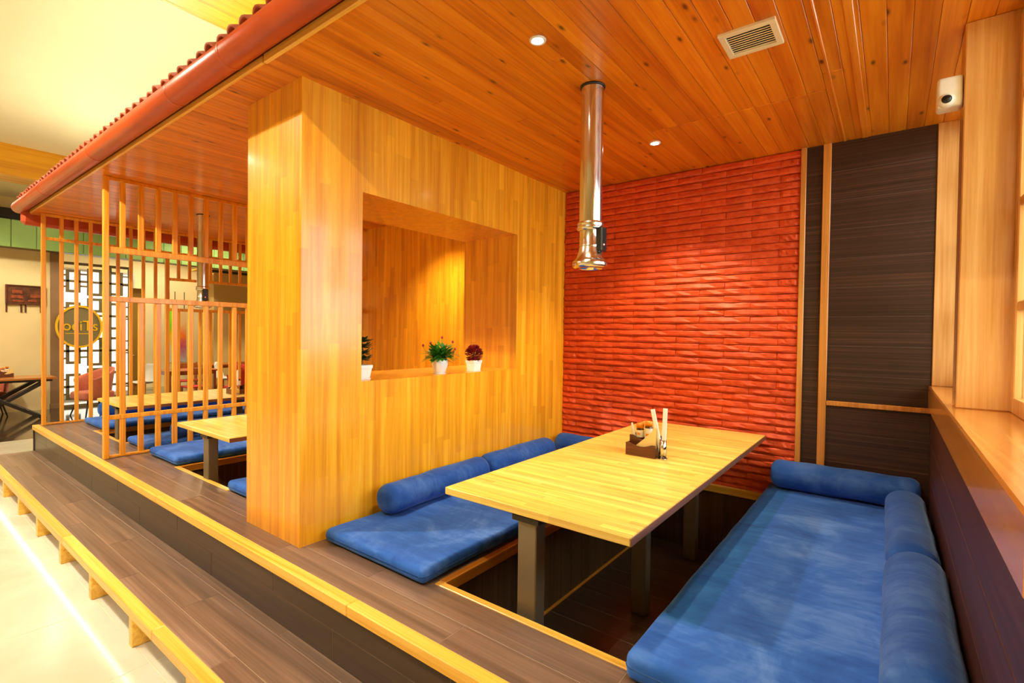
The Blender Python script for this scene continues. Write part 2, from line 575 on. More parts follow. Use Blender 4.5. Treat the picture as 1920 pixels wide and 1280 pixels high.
# ------------------------------------------------------------------ main dimensions (metres, platform floor = 0)
CEIL, FLOOR, TREAD = 2.41, -0.53, -0.289
HALL = 3.6
YB = 3.95                       # back wall plane
XR = 0.19                       # wainscot plane of the window wall
X0 = -7.78                      # far end of the platform
PL, PR = -2.985, -2.408         # partition faces
PITS = [(-1.60, -0.66), (-4.61, -3.66), (-6.90, -5.92)]
PY0, PY1 = 1.555, 3.90

# ------------------------------------------------------------------ hall floor with its tiles
fl = struct('floor', MB().box(-22, 2.6, -4.6, 10.2, FLOOR - 0.12, FLOOR - 0.0012), 'tile_grout', 'cream polished tile floor of the hall')
tile = MB().box(0.002, 0.798, 0.002, 0.798, -0.012, 0, 0.002).mesh('tile', 'hall_tile')
for i in range(16):
    for j in range(5):
        x = -10.08 + 0.8 * i
        y = -2.33 + 0.8 * j
        link('tile', tile, fl, (x, y, FLOOR))
part(fl, 'dark_floor_zone', MB().box(-22, -10.1, -4.6, 10.2, FLOOR - 0.006, FLOOR + 0.0004), 'dark_hall_tile')
part(fl, 'plain_zone', MB().box(-10.08, 2.6, -4.6, -2.34, FLOOR - 0.006, FLOOR).box(-10.08, X0, 1.68, 10.2, FLOOR - 0.006, FLOOR), 'hall_tile')

# ------------------------------------------------------------------ ceilings
hall_ceiling = struct('ceiling_hall', MB().box(-22, 2.6, -4.6, 10.2, HALL, HALL + 0.1), 'ceiling_paint', 'cream painted hall ceiling with warm cove glow')
ce = struct('ceiling', MB().box(X0, XR + 0.3, 1.195, YB + 0.05, CEIL + 0.02, CEIL + 0.06), 'ceiling_gap', 'varnished knotty pine board ceiling over the booths')
PW = 0.086
XC = 0.385
nx = int((XC - X0) / PW)
full = MB().box(-PW / 2 + 0.0005, PW / 2 - 0.0005, 0, YB - 1.195, 0, 0.022, 0.0022).mesh('plank', 'pine_ceiling')
nearp = MB().box(-PW / 2 + 0.0005, PW / 2 - 0.0005, 0, 3.068 - 1.195, 0, 0.022, 0.0022).mesh('plank', 'pine_ceiling')
farp = MB().box(-PW / 2 + 0.0005, PW / 2 - 0.0005, 0, YB - 3.074, 0, 0.022, 0.0022).mesh('plank', 'pine_ceiling')
for i in range(nx + 1):
    x = XC - PW * (i + 0.5)
    if -1.25 < x < -0.28:
        link('plank', nearp, ce, (x, 1.195, CEIL))
        link('plank', farp, ce, (x, 3.074, CEIL))
    elif i % 3 == 1:
        a = random.uniform(1.9, 3.4)
        b1 = MB().box(-PW / 2 + 0.0005, PW / 2 - 0.0005, 0, a - 1.196, 0, 0.022, 0.0022).mesh('plank', 'pine_ceiling')
        b2 = MB().box(-PW / 2 + 0.0005, PW / 2 - 0.0005, 0, YB - a - 0.001, 0, 0.022, 0.0022).mesh('plank', 'pine_ceiling')
        link('plank', b1, ce, (x, 1.195, CEIL))
        link('plank', b2, ce, (x, a + 0.001, CEIL))
    else:
        link('plank', full, ce, (x, 1.195, CEIL))
for xb, w in ((-0.165, 0.034), (-0.275, 0.012)):
    part(ce, 'batten', MB().box(xb - w / 2, xb + w / 2, 1.2, YB - 0.02, CEIL - 0.006, CEIL + 0.004, 0.003), 'pine_batten_y')
part(ce, 'edge_strip', MB().box(-2.42, XR, 1.185, 1.205, CEIL - 0.012, CEIL + 0.03, 0.003), 'trim_wood')
part(ce, 'edge_strip', MB().box(X0, -2.44, 1.188, 1.205, CEIL - 0.004, CEIL + 0.03, 0.003), 'trim_wood')
part(ce, 'attic_deck', MB().box(X0 - 0.1, XR + 0.3, 1.205, YB + 0.06, CEIL + 0.06, CEIL + 0.10), 'beam_wood')

# ------------------------------------------------------------------ walls
wb = struct('wall_back', MB().box(X0 - 0.2, XR + 0.4, YB, YB + 0.12, FLOOR, HALL), 'brick_gap', 'back wall of the booths in red split brick and dark boards')
# split-face brick
CH, BL = 0.0518, 0.36
def brick_mesh(seed):
    rnd = random.Random(seed)
    nx_, hw, h = 7, BL / 2 - 0.0012, CH - 0.003
    rows = [(0.0, 0.005), (0.2, 0.013), (0.7, 0.019), (1.0, 0.010)]     # from top to bottom: z fraction, projection
    vs, fs = [], []
    for (fz, pr) in rows:
        for i in range(nx_):
            x = -hw + 2 * hw * i / (nx_ - 1)
            e = 0.55 if i in (0, nx_ - 1) else 1.0
            y = -(pr * e + (rnd.uniform(-0.004, 0.005) if 0 < fz else 0))
            z = h * (1 - fz) + (rnd.uniform(-0.003, 0.003) if 0 < fz < 1 else 0)
            vs.append((x, min(y, -0.002), z))
    for j in range(3):
        for i in range(nx_ - 1):
            a = j * nx_ + i
            fs.append((a, a + nx_, a + nx_ + 1, a + 1))
    o = len(vs)
    vs += [(-hw, 0.004, h), (hw, 0.004, h), (hw, 0.004, 0), (-hw, 0.004, 0)]
    fs.append(tuple([o, o + 1][::-1]) + tuple(range(0, nx_)) if False else tuple([o] + list(range(0, nx_)) + [o + 1]))
    fs.append(tuple([o + 3, o + 2] + list(range(4 * nx_ - 1, 3 * nx_ - 1, -1))))
    fs.append((o + 3, 3 * nx_, 2 * nx_, nx_, 0, o))
    fs.append((o + 1, nx_ - 1, 2 * nx_ - 1, 3 * nx_ - 1, 4 * nx_ - 1, o + 2))
    mb = MB().add(vs, fs)
    me = mb.mesh('brick', 'red_brick')
    bm = bmesh.new()
    bm.from_mesh(me)
    bmesh.ops.recalc_face_normals(bm, faces=bm.faces)
    bm.to_mesh(me)
    bm.free()
    return me
bricks = [brick_mesh(i) for i in range(14)]
BX0, BX1 = PR + 0.002, -0.525
z = CEIL - 0.002 - CH
row = 0
while z > -0.03:
    xj = -0.828 - BL / 2 + (0.18 if row % 2 else 0.0)
    while xj - BL / 2 < BX1:
        xj += BL
    while xj + BL / 2 > BX0:
        a, b = max(xj - BL / 2, BX0), min(xj + BL / 2, BX1)
        if b - a > 0.03:
            o = link('brick', random.choice(bricks), wb, ((a + b) / 2, YB - 0.003 - random.uniform(0, 0.004), z))
            o.scale.x = (b - a) / BL
        xj -= BL
    z -= CH
    row += 1
# dark board cladding right of the brick
def board_rows(x0, x1, tops):
    for a, b in zip(tops[:-1], tops[1:]):
        part(wb, 'dark_board', MB().box(x0, x1, YB - 0.014, YB, b + 0.0015, a - 0.0015, 0.002), 'dark_board')
part(wb, 'board_backing', MB().box(-0.52, XR + 0.01, YB - 0.0128, YB, -0.03, CEIL), 'dark_grout')
tops = [CEIL]
while tops[-1] > 0.05:
    tops.append(max(tops[-1] - 0.192, 0.0))
board_rows(-0.488, -0.395, tops)
board_rows(-0.345, XR, [q for q in tops if q > 0.72] + [0.70])
board_rows(-0.345, XR, [0.665] + [q for q in tops if q < 0.6])
part(wb, 'batten', MB().box(-0.523, -0.490, YB - 0.03, YB, 0, CEIL, 0.003), 'batten_wood')
part(wb, 'batten', MB().box(-0.393, -0.347, YB - 0.03, YB, 0, CEIL, 0.003), 'batten_wood')
part(wb, 'batten', MB().box(-0.345, XR, YB - 0.028, YB, 0.667, 0.698, 0.003), 'batten_wood')
# yellow boarding in the middle and far booths
part(wb, 'yellow_boarding', MB().box(X0, PL, YB - 0.02, YB, 0, CEIL), 'laminated_board')

# partition with its opening (solid, 58 cm thick)
OY0, OY1, OZ0, OZ1 = 1.745, 3.216, 0.834, 1.910
bm = bmesh.new()
PYF = 1.376
part_mb = MB()
part_mb.box(PL, PR, PYF, OY0, 0, CEIL).box(PL, PR, OY1, YB, 0, CEIL).box(PL, PR, OY0, OY1, 0, OZ0).box(PL, PR, OY0, OY1, OZ1, CEIL)
bm.free()
wp = struct('wall_partition', part_mb, 'laminated_board', 'thick yellow laminated wood partition with a window-like opening')

# window wall: dark wainscot, sill, post, windows
wr = struct('wall_right', MB().box(XR + 0.0012, 0.46, 1.16, YB + 0.1, FLOOR, 0.69), 'dark_grout', 'window wall with dark boarded wainscot')
for a, b in ((0.688, 0.50), (0.50, 0.31), (0.31, 0.12), (0.12, -0.02)):
    part(wr, 'dark_board', MB().box(XR, XR + 0.014, 1.16, YB - 0.015, b + 0.0015, a - 0.0015, 0.002), 'dark_board_y')
part(wr, 'sill', MB().box(XR - 0.012, 0.47, 1.15, YB - 0.002, 0.692, 0.836, 0.006), 'sill_wood')
part(wr, 'post', MB().box(0.212, 0.46, 2.75, 2.90, 0.836, CEIL, 0.004), 'window_wood')
part(wr, 'end_lining', MB().box(XR + 0.002, 0.46, YB - 0.022, YB + 0.0, 0.836, CEIL, 0.003), 'window_wood')
part(wr, 'post', MB().box(0.212, 0.46, 1.13, 1.22, 0.836, CEIL, 0.004), 'window_wood')
part(wr, 'head_beam', MB().box(0.386, 0.46, 1.16, YB, CEIL - 0.02, CEIL + 0.06), 'window_wood')
def window(n, y0, y1, mull):
    xf0, xf1 = 0.372, 0.422
    w = tag(bpy.data.objects.new('window_%d' % n, None), 'wooden casement window with small panes beside the booth' if n == 1 else 'wooden casement window behind the far post', None, None, 'structure')
    COL.objects.link(w)
    w.location = (0.4, (y0 + y1) / 2, 0.84)
    z0, z1 = 0.836, CEIL - 0.021
    s = 0.055
    def pr(nm, mb, mt):
        part(w, nm, mb, mt, True)
    for (a, b) in ((y0, y0 + s), (y1 - s, y1)):
        pr('stile', MB().box(xf0, xf1, a, b, z0, z1, 0.004), 'window_wood')
    for (a, b) in ((z0, z0 + 0.06), (z1 - s, z1)):
        pr('rail', MB().box(xf0, xf1, y0 + s, y1 - s, a, b, 0.004), 'window_wood')
    zs = [z0 + 0.06, 1.25, 1.65, 2.06, z1 - s]
    for zz_ in zs[1:-1]:
        pr('muntin', MB().box(xf0 + 0.006, xf1 - 0.006, y0 + s, y1 - s, zz_ - 0.018, zz_ + 0.018, 0.003), 'window_wood')
    ys = [y0 + s + (y1 - y0 - 2 * s) * i / mull for i in range(mull + 1)]
    for yy in ys[1:-1]:
        pr('muntin', MB().box(xf0 + 0.004, xf1 - 0.004, yy - 0.018, yy + 0.018, z0 + 0.06, z1 - s, 0.003), 'window_wood')
    for i in range(mull):
        for k in range(4):
            pr('pane', MB().box(0.395, 0.399, ys[i], ys[i + 1], zs[k], zs[k + 1]), 'clear_glass')
window(1, 1.22, 2.75, 3)
window(2, 2.90, YB - 0.022, 2)
# hall enclosure
struct('wall_return', MB().box(0.46, 2.6, 1.02, 1.16, FLOOR, HALL), 'cream_paint', 'cream wall closing the hall beside the booth')
struct('wall_hall_right', MB().box(2.5, 2.62, -4.6, 1.1, FLOOR, HALL), 'cream_paint', 'cream right wall of the hall')
struct('wall_front', MB().box(-22, 2.6, -4.7, -4.6, FLOOR, HALL), 'cream_paint', 'cream wall opposite the booths')
struct('wall_upper', MB().box(0.34, 0.47, 1.0, YB + 0.1, CEIL + 0.06, HALL), 'cream_paint', 'cream wall above the windows')
struct('wall_left', MB().box(-13.62, -13.5, -4.6, 2.36, FLOOR, HALL), 'cream_paint', 'cream wall behind the cross-legged table')
struct('wall_side', MB().box(X0 - 0.2, X0 - 0.08, YB, 10.2, FLOOR, HALL), 'cream_paint', 'cream wall behind the far booth')
struct('wall_far', MB().box(-16.7, -16.6, 2.0, 6.35, FLOOR, HALL), 'cream_paint', 'bright cream wall with the poster')
struct('wall_far_tan', MB().box(-15.7, -15.6, 6.25, 10.2, FLOOR, HALL).box(-16.6, -15.7, 6.25, 6.34, FLOOR, HALL), 'tan_paint', 'tan wall behind the red chair')
struct('wall_end', MB().box(-17, -7.9, 10.1, 10.2, FLOOR, HALL), 'cream_paint', 'cream end wall')
struct('wall_lattice_side', MB().box(-16.7, -13.55, 1.9, 2.0, FLOOR, HALL), 'cream_paint', 'cream wall beside the fretwork screen')
# outdoors
struct('ground', MB().box(0.5, 12, -2, 12, FLOOR - 0.3, FLOOR - 0.2), 'outdoor_ground', 'pale paving outside the windows')

# ------------------------------------------------------------------ raised platform, sunken wells, entry step
pf = thing('raised_platform', 'raised booth platform of brown wood-look planks with yellow nosing', 'platform', (-3.8, 1.21, FLOOR))
def pp(nm, mb, mt, world=True, root=None):
    return part(root or pf, nm, mb, mt, world)
segs = []
xs_edges = [X0, PITS[2][0], PITS[2][1], PITS[1][0], PITS[1][1], PITS[0][0], PITS[0][1], XR]
core = MB().box(X0, XR, 1.2262, PY0, FLOOR, -0.0014).box(X0, XR, PY1 + 0.02, YB, FLOOR, -0.0014)
for k in range(0, 8, 2):
    core.box(xs_edges[k], xs_edges[k + 1], PY0, PY1 + 0.02, FLOOR, -0.0014)
    segs.append((xs_edges[k], xs_edges[k + 1]))
pp('core', core, 'grout')
G = 0.0015
def plank_row(x0, x1, y0, y1, z, th, mt, ln, start, root=None, nm='plank'):
    x = x0
    first = True
    while x < x1 - 0.02:
        e = x + (start if first else ln)
        if x1 - e < 0.25:
            e = x1
        pp(nm, MB().box(x + G, e - G, y0 + G, y1 - G, z - th, z, 0.0007), mt, True, root)
        x = e
        first = False
plank_row(X0, XR, 1.265, 1.405, 0, 0.02, 'floor_plank', 1.2, 0.5)
plank_row(X0, XR, 1.405, PY0, 0, 0.02, 'floor_plank', 1.2, 1.1)
for (a, b) in segs:
    y = PY0
    while y < YB - 0.05:
        e = min(y + 0.2, YB)
        if YB - e < 0.08:
            e = YB
        plank_row(a + 0.0, b, y, e, 0, 0.02, 'floor_plank', 1.25, 0.9 if (b - a) > 1.3 else 2)
        y = e
# yellow nosing and riser
x = X0
for e in (-6.2, -3.9, -1.75, XR):
    pp('nosing', MB().box(x + 0.0008, e - 0.0008, 1.205, 1.264, -0.048, 0.003, 0.004), 'trim_wood')
    x = e
plank_row(X0, XR, 1.2232, 1.237, -0.048, 0.108, 'riser_plank', 1.2, 0.6)
plank_row(X0, XR, 1.2232, 1.237, -0.158, 0.135, 'riser_plank', 1.2, 1.1)
pp('end_board', MB().box(X0 - 0.012, X0, 1.215, YB, FLOOR, -0.02), 'riser_plank')
# wells: rim, boarded walls, planked floor
for k, (a, b) in enumerate(PITS):
    rim = 0.034
    pp('well_rim', MB().box(a, b, PY0, PY0 + rim, -0.05, 0.004, 0.003), 'trim_wood')
    pp('well_rim', MB().box(a, b, PY1 - rim + 0.02, PY1 + 0.02, -0.05, 0.004, 0.003), 'trim_wood')
    pp('well_rim', MB().box(a - 0.004, a + rim, PY0 + rim, PY1 - rim + 0.02, -0.05, 0.004, 0.003), 'trim_wood_y')
    pp('well_rim', MB().box(b - rim, b + 0.004, PY0 + rim, PY1 - rim + 0.02, -0.05, 0.004, 0.003), 'trim_wood_y')
    y = PY0
    while y < PY1 - 0.01:
        e = min(y + 0.59, PY1 + 0.02)
        if PY1 - e < 0.2: e = PY1 + 0.02
        pp('well_panel', MB().box(a, a + 0.012, y + G, e - G, FLOOR, -0.05, 0.002), 'pit_board')
        pp('well_panel', MB().box(b - 0.012, b, y + G, e - G, FLOOR, -0.05, 0.002), 'pit_board')
        y = e
    n = 3
    for i in range(n):
        xa, xb_ = a + 0.012 + (b - a - 0.024) * i / n, a + 0.012 + (b - a - 0.024) * (i + 1) / n
        pp('well_panel', MB().box(xa + G, xb_ - G, PY1 + 0.008, PY1 + 0.02, FLOOR, -0.05, 0.002), 'pit_board')
        pp('well_panel', MB().box(xa + G, xb_ - G, PY0, PY0 + 0.012, FLOOR, -0.05, 0.002), 'pit_board')
    pp('well_base', MB().box(a, b, PY0, PY1 + 0.02, FLOOR - 0.003, FLOOR + 0.0128), 'grout')
    y = PY0 + 0.012
    while y < PY1:
        e = min(y + 0.182, PY1 + 0.008)
        pp('well_plank', MB().box(a + 0.012, b - 0.012, y + G, e - G, FLOOR + 0.004, FLOOR + 0.014, 0.0007), 'riser_plank')
        y = e
    pp('well_skirting', MB().box(a + 0.012, a + 0.026, PY0 + 0.02, PY1, FLOOR + 0.014, FLOOR + 0.03, 0.003), 'trim_wood_y')

st = thing('entry_step', 'long brown plank step with yellow nosing along the platform', 'step', (-3.8, 0.83, FLOOR))
plank_row(X0, XR, 0.884, 0.985, TREAD, 0.02, 'floor_plank', 1.2, 0.75, st)
plank_row(X0, XR, 0.985, 1.17, TREAD, 0.02, 'floor_plank', 1.2, 0.15, st)
plank_row(X0, XR, 1.17, 1.224, TREAD, 0.02, 'floor_plank', 1.2, 0.75, st)
pp('tread_core', MB().box(X0, XR, 0.865, 1.224, TREAD - 0.045, TREAD - 0.0014), 'grout', True, st)
x = X0
for e in (-6.6, -4.4, -2.72, -0.6, XR):
    pp('nosing', MB().box(x + 0.0008, e - 0.0008, 0.826, 0.883, TREAD - 0.05, TREAD + 0.003, 0.004), 'trim_wood', True, st)
    x = e
x = -0.12
while x > X0:
    pp('bracket', MB().box(x - 0.05, x, 0.852, 1.1, FLOOR, TREAD - 0.051, 0.003), 'trim_wood', True, st)
    x -= 0.742
pp('back_panel', MB().box(X0, XR, 1.10, 1.112, FLOOR, TREAD - 0.045), 'cream_paint', True, st)
led = thing('led_strip', 'glowing white led strip tucked under the step nosing', 'light strip', (-3.8, 0.835, TREAD - 0.06))
part(led, 'channel', MB().box(X0 + 0.02, XR - 0.02, 0.835, 0.849, TREAD - 0.0535, TREAD - 0.0505), 'white_plastic', True)
part(led, 'diffuser', MB().box(X0 + 0.02, XR - 0.02, 0.836, 0.848, TREAD - 0.0560, TREAD - 0.0535), 'led_glow', True)

# ------------------------------------------------------------------ tiled eave with gutter, hall beams
ev = thing('tiled_eave', 'terracotta gutter and barrel-tile eave running above the booths', 'roof eave', (-3.8, 1.12, CEIL))
g = MB()
prof = [(0.066 * math.cos(a), 0.066 * math.sin(a)) for a in [PI * 2 * i / 20 for i in range(20)]]
vs, fs = [], []
for x in (X0 - 0.14, XR + 0.14):
    vs += [(x, 1.122 + q[0], CEIL + 0.062 + q[1]) for q in prof]
for i in range(20):
    fs.append((i, (i + 1) % 20, 20 + (i + 1) % 20, 20 + i))
fs += [tuple(range(19, -1, -1)), tuple(range(20, 40))]
g.add(vs, fs, True)
part(ev, 'gutter', g, 'terracotta', True, True)
for x in (-6.6, -4.9, -3.3, -2.62, -1.2):
    q = MB()
    q.lathe([(0.0665, -0.012), (0.0685, -0.010), (0.0685, 0.010), (0.0665, 0.012)], (x, 1.122, CEIL + 0.062), 'X', 20)
    part(ev, 'gutter_joint', q, 'terracotta', True, True)
part(ev, 'end_fascia', MB().box(X0 - 0.14, X0 - 0.02, 1.13, YB, CEIL - 0.13, CEIL + 0.10, 0.03), 'terracotta', True)
part(ev, 'fascia_edge', MB().box(X0 - 0.02, X0 - 0.008, 1.2, YB, CEIL - 0.012, CEIL - 0.002), 'trim_wood_y', True)
tb = MB()
A = 8
R1, R2 = 0.057, 0.044
L0, L1 = 0.0, 0.34
vs, fs = [], []
for (r, y) in ((R1, L0), (R1, L1), (R2, L1), (R2, L0)):
    for i in range(A + 1):
        a = PI * i / A
        vs.append((r * math.cos(a), y, r * math.sin(a)))
n = A + 1
for j in range(4):
    for i in range(A):
        k = (j + 1) % 4
        fs.append((j * n + i, j * n + i + 1, k * n + i + 1, k * n + i))
tb.add(vs, fs, True)
tile_me = tb.mesh('roof_tile', 'tile_clay')
bmx = bmesh.new(); bmx.from_mesh(tile_me); bmesh.ops.recalc_face_normals(bmx, faces=bmx.faces); bmx.to_mesh(tile_me); bmx.free()
x = X0 - 0.05
while x < XR + 0.12:
    o = link('roof_tile', tile_me, ev, Vector((x, 1.115 + random.uniform(-0.006, 0.006), CEIL + 0.118)) - Vector(ev.location))
    o.rotation_euler = (math.radians(27), 0, random.uniform(-0.03, 0.03))
    x += 0.1255
part(ev, 'tile_batten', MB().obox((-3.75, 1.26, CEIL + 0.17), (X0 * -1 + 0.4, 0.34, 0.02), Matrix.Rotation(math.radians(27), 3, 'X')), 'tile_clay', True)

for (xa, xb_, lab) in ((-10.06, -9.58, 'big yellow timber ceiling beam, the far one lit by the cove'), (-3.70, -3.14, 'big brown timber ceiling beam nearest above the gutter')):
    bt = thing('ceiling_beam', lab, 'beam', ((xa + xb_) / 2, 0, HALL))
    w = (xb_ - xa) / 3
    part(bt, 'side_board', MB().box(xa, xa + 0.03, -4.58, 9.9 if xa < -9 else YB, 3.18, HALL, 0.003), 'beam_wood', True)
    part(bt, 'side_board', MB().box(xb_ - 0.03, xb_, -4.58, 9.9 if xa < -9 else YB, 3.18, HALL, 0.003), 'beam_wood', True)
    for i in range(3):
        part(bt, 'soffit_board', MB().box(xa + 0.03 * (i == 0) + w * i + G, xa + w * (i + 1) - 0.03 * (i == 2) - G, -4.58, 9.9 if xa < -9 else YB, 3.18, 3.205, 0.003), 'beam_wood', True)
cv = thing('cove_light', 'warm cove light line hidden on top of the booth roof, far-end leg added', 'light strip', (-4.0, 1.58, CEIL + 0.1))
part(cv, 'channel', MB().box(X0 + 0.05, 0.0, 1.54, 1.62, CEIL + 0.10, CEIL + 0.13).box(X0 + 0.05, X0 + 0.13, 1.62, 3.7, CEIL + 0.10, CEIL + 0.13), 'white_plastic', True)
part(cv, 'diffuser', MB().box(X0 + 0.06, -0.02, 1.55, 1.61, CEIL + 0.13, CEIL + 0.14).box(X0 + 0.06, X0 + 0.12, 1.61, 3.68, CEIL + 0.13, CEIL + 0.14), 'cove_glow', True)  # second leg, along the far end, added to light the far beam

# ------------------------------------------------------------------ downlights (glow disc + lamp in each)
def downlight(x, y, z, label, energy, group, size=math.radians(105), blend=0.55, color=AMBER, rad=0.03, r=0.024):
    d = thing('downlight', label, 'downlight', (x, y, z), 0, group)
    part(d, 'bezel', MB().lathe([(r, 0.004), (r + 0.002, -0.005), (r + 0.012, -0.006), (r + 0.014, 0.0), (r, 0.004)], (0, 0, 0), 'Z', 24), 'white_plastic')
    part(d, 'lens', MB().disc(r, (0, 0, -0.0035), 'Z', 24), 'lamp_glow')
    o = lamp('downlight_lamp', 'SPOT', (0, 0, -0.012), energy, color, (0, 0, 0), spot_size=size, spot_blend=blend, shadow_soft_size=rad)
    o.parent = d
    return d
BG = 'recessed downlights in the pine ceiling'
downlight(-1.268, 1.821, CEIL, 'glowing recessed downlight in the pine ceiling nearest the front', 70, BG)
downlight(-1.297, 3.256, CEIL, 'glowing recessed downlight in the pine ceiling close to the brick wall', 130, BG)
downlight(-3.72, 1.821, CEIL, 'downlight over the front of the middle booth', 60, BG)
downlight(-3.78, 3.42, CEIL, 'downlight over the back of the middle booth', 210, BG, math.radians(112), 0.9)
downlight(-6.4, 3.256, CEIL, 'downlight over the back of the far booth', 60, BG)
HG = 'hall ceiling downlights'
for i, (x, y, e) in enumerate(((-1.25, -0.75, 380), (-4.55, -0.6, 800), (-7.4, -0.6, 520))):
    downlight(x, y, HALL - 0.004, ['hall downlight above the camera', 'hall downlight in front of the middle booth', 'hall downlight in front of the far booth'][i], e, HG, math.radians(150), 0.4, (1.0, 0.89, 0.66), 0.035, 0.05)
for i, (x, y, e) in enumerate(((-11.3, 0.4, 700), (-12.0, 5.0, 420), (-14.8, 5.0, 420), (-12.0, 7.6, 600), (-12.3, 2.2, 40))):  # first one added out of frame to light the cream wall and fretwork
    downlight(x, y, HALL - 0.004, ['added unseen hall downlight by the cross-legged table', 'hall downlight over the far dining tables', 'hall downlight by the poster wall', 'hall downlight by the tan wall', 'bright hall downlight beyond the far beam'][i], e, HG, math.radians(160), 0.4, (1.0, 0.90, 0.66), 0.2, 0.07)

# ------------------------------------------------------------------ slatted wooden screens
def screen(x, label, kind):
    s = thing('slatted_screen', label, 'screen', (x, 1.3, 0), 0, 'slatted screens between the booths')
    t_ = 0.036
    def q(nm, y0, y1, z0, z1, th=t_):
        part(s, nm, MB().box(x - th / 2, x + th / 2, y0, y1, z0, z1, 0.003), 'lattice_wood', True)
    end = YB - 0.025
    q('post', 1.268, 1.306, 0, CEIL, 0.048)
    q('top_rail', 1.306, end, CEIL - 0.03, CEIL - 0.001)
    q('bottom_rail', 1.306, end, 0.004, 0.024)
    ys = []
    y = 1.4045 if kind == 1 else 1.4425
    while y < end - 0.05:
        ys.append(y)
        y += 0.1325
    if kind == 1:
        q('rail', 1.306, end, 1.766, 1.816)
        q('rail', 1.306, end, 1.347, 1.393)
        q('rail', 1.306, end, 0.332, 0.369)
        for y in ys:
            q('slat', y - 0.02, y + 0.02, 1.816, CEIL - 0.03, 0.030)
            q('slat', y - 0.02, y + 0.02, 0.369, 1.347, 0.030)
            q('slat', y - 0.02, y + 0.02, 0.024, 0.332, 0.030)
    else:
        q('rail', 1.306, end, 2.112, 2.146)
        q('rail', 2.525, end, 1.765, 1.800)
        q('rail', 2.525, end, 1.355, 1.395)
        q('post', 2.480, 2.525, 0.024, 2.112, 0.044)
        for y in ys:
            if abs(y - 2.5025) < 0.03:
                continue
            q('slat', y - 0.018, y + 0.018, 2.146, CEIL - 0.03, 0.030)
            if y < 2.5:
                q('slat', y - 0.018, y + 0.018, 0.024, 2.112, 0.030)
            else:
                q('slat', y - 0.018, y + 0.018, 1.800, 2.112, 0.030)
                q('slat', y - 0.018, y + 0.018, 0.024, 1.355, 0.030)
    return s
screen(-5.34, 'orange slatted wooden screen between the middle and far booths', 1)
screen(-7.68, 'orange slatted wooden screen at the far end of the platform', 2)

# ------------------------------------------------------------------ low tables standing in the wells
def low_table(x0, x1, y0, y1, zt, label, legs, xl):
    tb_ = thing('low_table', label, 'table', ((x0 + x1) / 2, (y0 + y1) / 2, FLOOR + 0.014), 0, 'booth tables')
    th = 0.032
    ym = 2.70
    for (a, b) in ((y0, ym - 0.0008), (ym + 0.0008, y1)):
        part(tb_, 'tabletop', MB().box(x0, x1 - 0.004, a, b, zt - th, zt, 0.003), 'table_board', True)
        part(tb_, 'edge_band', MB().box(x1 - 0.004, x1, a, b, zt - th, zt - 0.003, 0.001), 'edge_band', True)
    part(tb_, 'crossbar', MB().box(x0 + 0.16, x1 - 0.22, y0 + 0.03, y0 + 0.10, zt - th - 0.012, zt - th), 'black_metal', True)
    part(tb_, 'crossbar', MB().box(x0 + 0.16, x1 - 0.22, y1 - 0.12, y1 - 0.05, zt - th - 0.012, zt - th), 'black_metal', True)
    part(tb_, 'spine', MB().box(xl - 0.03, xl + 0.03, y0 + 0.10, y1 - 0.12, zt - th - 0.03, zt - th), 'black_metal', True)
    for yl in legs:
        lg = part(tb_, 'leg', MB().box(xl - 0.045, xl + 0.045, yl - 0.035, yl + 0.035, FLOOR + 0.014, zt - th - 0.035, 0.004), 'table_leg_metal', True)
        part(lg, 'top_plate', MB().box(xl - 0.065, xl + 0.065, yl - 0.05, yl + 0.05, zt - th - 0.035, zt - th - 0.012, 0.002), 'black_metal', True)
low_table(-1.578, -0.692, 1.59, 3.86, 0.43, 'long yellow butcher-block low table in the front booth beside the brick wall', (1.665, 2.80, 3.72), -1.155)
low_table(-4.50, -3.575, 1.535, 3.82, 0.38, 'yellow low table in the middle booth between slatted screen and partition', (1.61, 2.75, 3.70), -4.06)
low_table(-6.67, -5.72, 1.535, 3.82, 0.38, 'yellow low table in the far booth behind the slatted screen', (1.61, 2.75, 3.70), -6.19)

# ------------------------------------------------------------------ blue velvet mats and bolsters
def mat(x0, x1, y0, y1, h, label, mt='blue_velvet', seed=1.0):
    c = thing('seat_mat', label, 'mat', ((x0 + x1) / 2, (y0 + y1) / 2, 0.002), 0, 'blue velvet seat mats')
    mid = 2.0
    b = MB().rbox(x0, x1, y0, y1, 0.005, h, min(0.028, h * 0.45), 26, 60, 0.006, seed)
    cov = part(c, 'cover', b, mt, True)
    z = h * 0.52
    rc = min(0.028, h * 0.45)
    path = []
    for (cx, cy, a0) in ((x1 - rc, y0 + rc, -PI / 2), (x1 - rc, y1 - rc, 0), (x0 + rc, y1 - rc, PI / 2), (x0 + rc, y0 + rc, PI)):
        path += [(cx + rc * math.cos(a0 + PI / 2 * i / 4), cy + rc * math.sin(a0 + PI / 2 * i / 4), z) for i in range(5)]
    path += path[:1]
    pb = MB().tube(path, 0.0025, 6)
    part(c, 'piping', pb, 'blue_velvet_dark', True)
    return c
mat(-2.375, -1.615, 1.495, YB - 0.03, 0.075, 'blue velvet seat mat between the partition and the long table', 'blue_velvet', 2.0)
mat(-0.672, XR - 0.012, 1.50, YB - 0.03, 0.095, 'wide blue velvet seat mat along the dark window wall', 'blue_velvet_strip', 5.0)
mat(-5.22, -4.60, 1.56, YB - 0.05, 0.075, 'blue velvet seat mat right behind the nearer slatted screen in the middle booth', 'blue_velvet', 8.0)
mat(-3.655, PL - 0.01, 1.55, YB - 0.05, 0.075, 'blue velvet seat mat peeking out left of the wooden pillar', 'blue_velvet', 11.0)
mat(-7.52, -6.83, 1.61, YB - 0.05, 0.07, 'blue velvet seat mat against the farthest slatted screen', 'blue_velvet', 14.0)
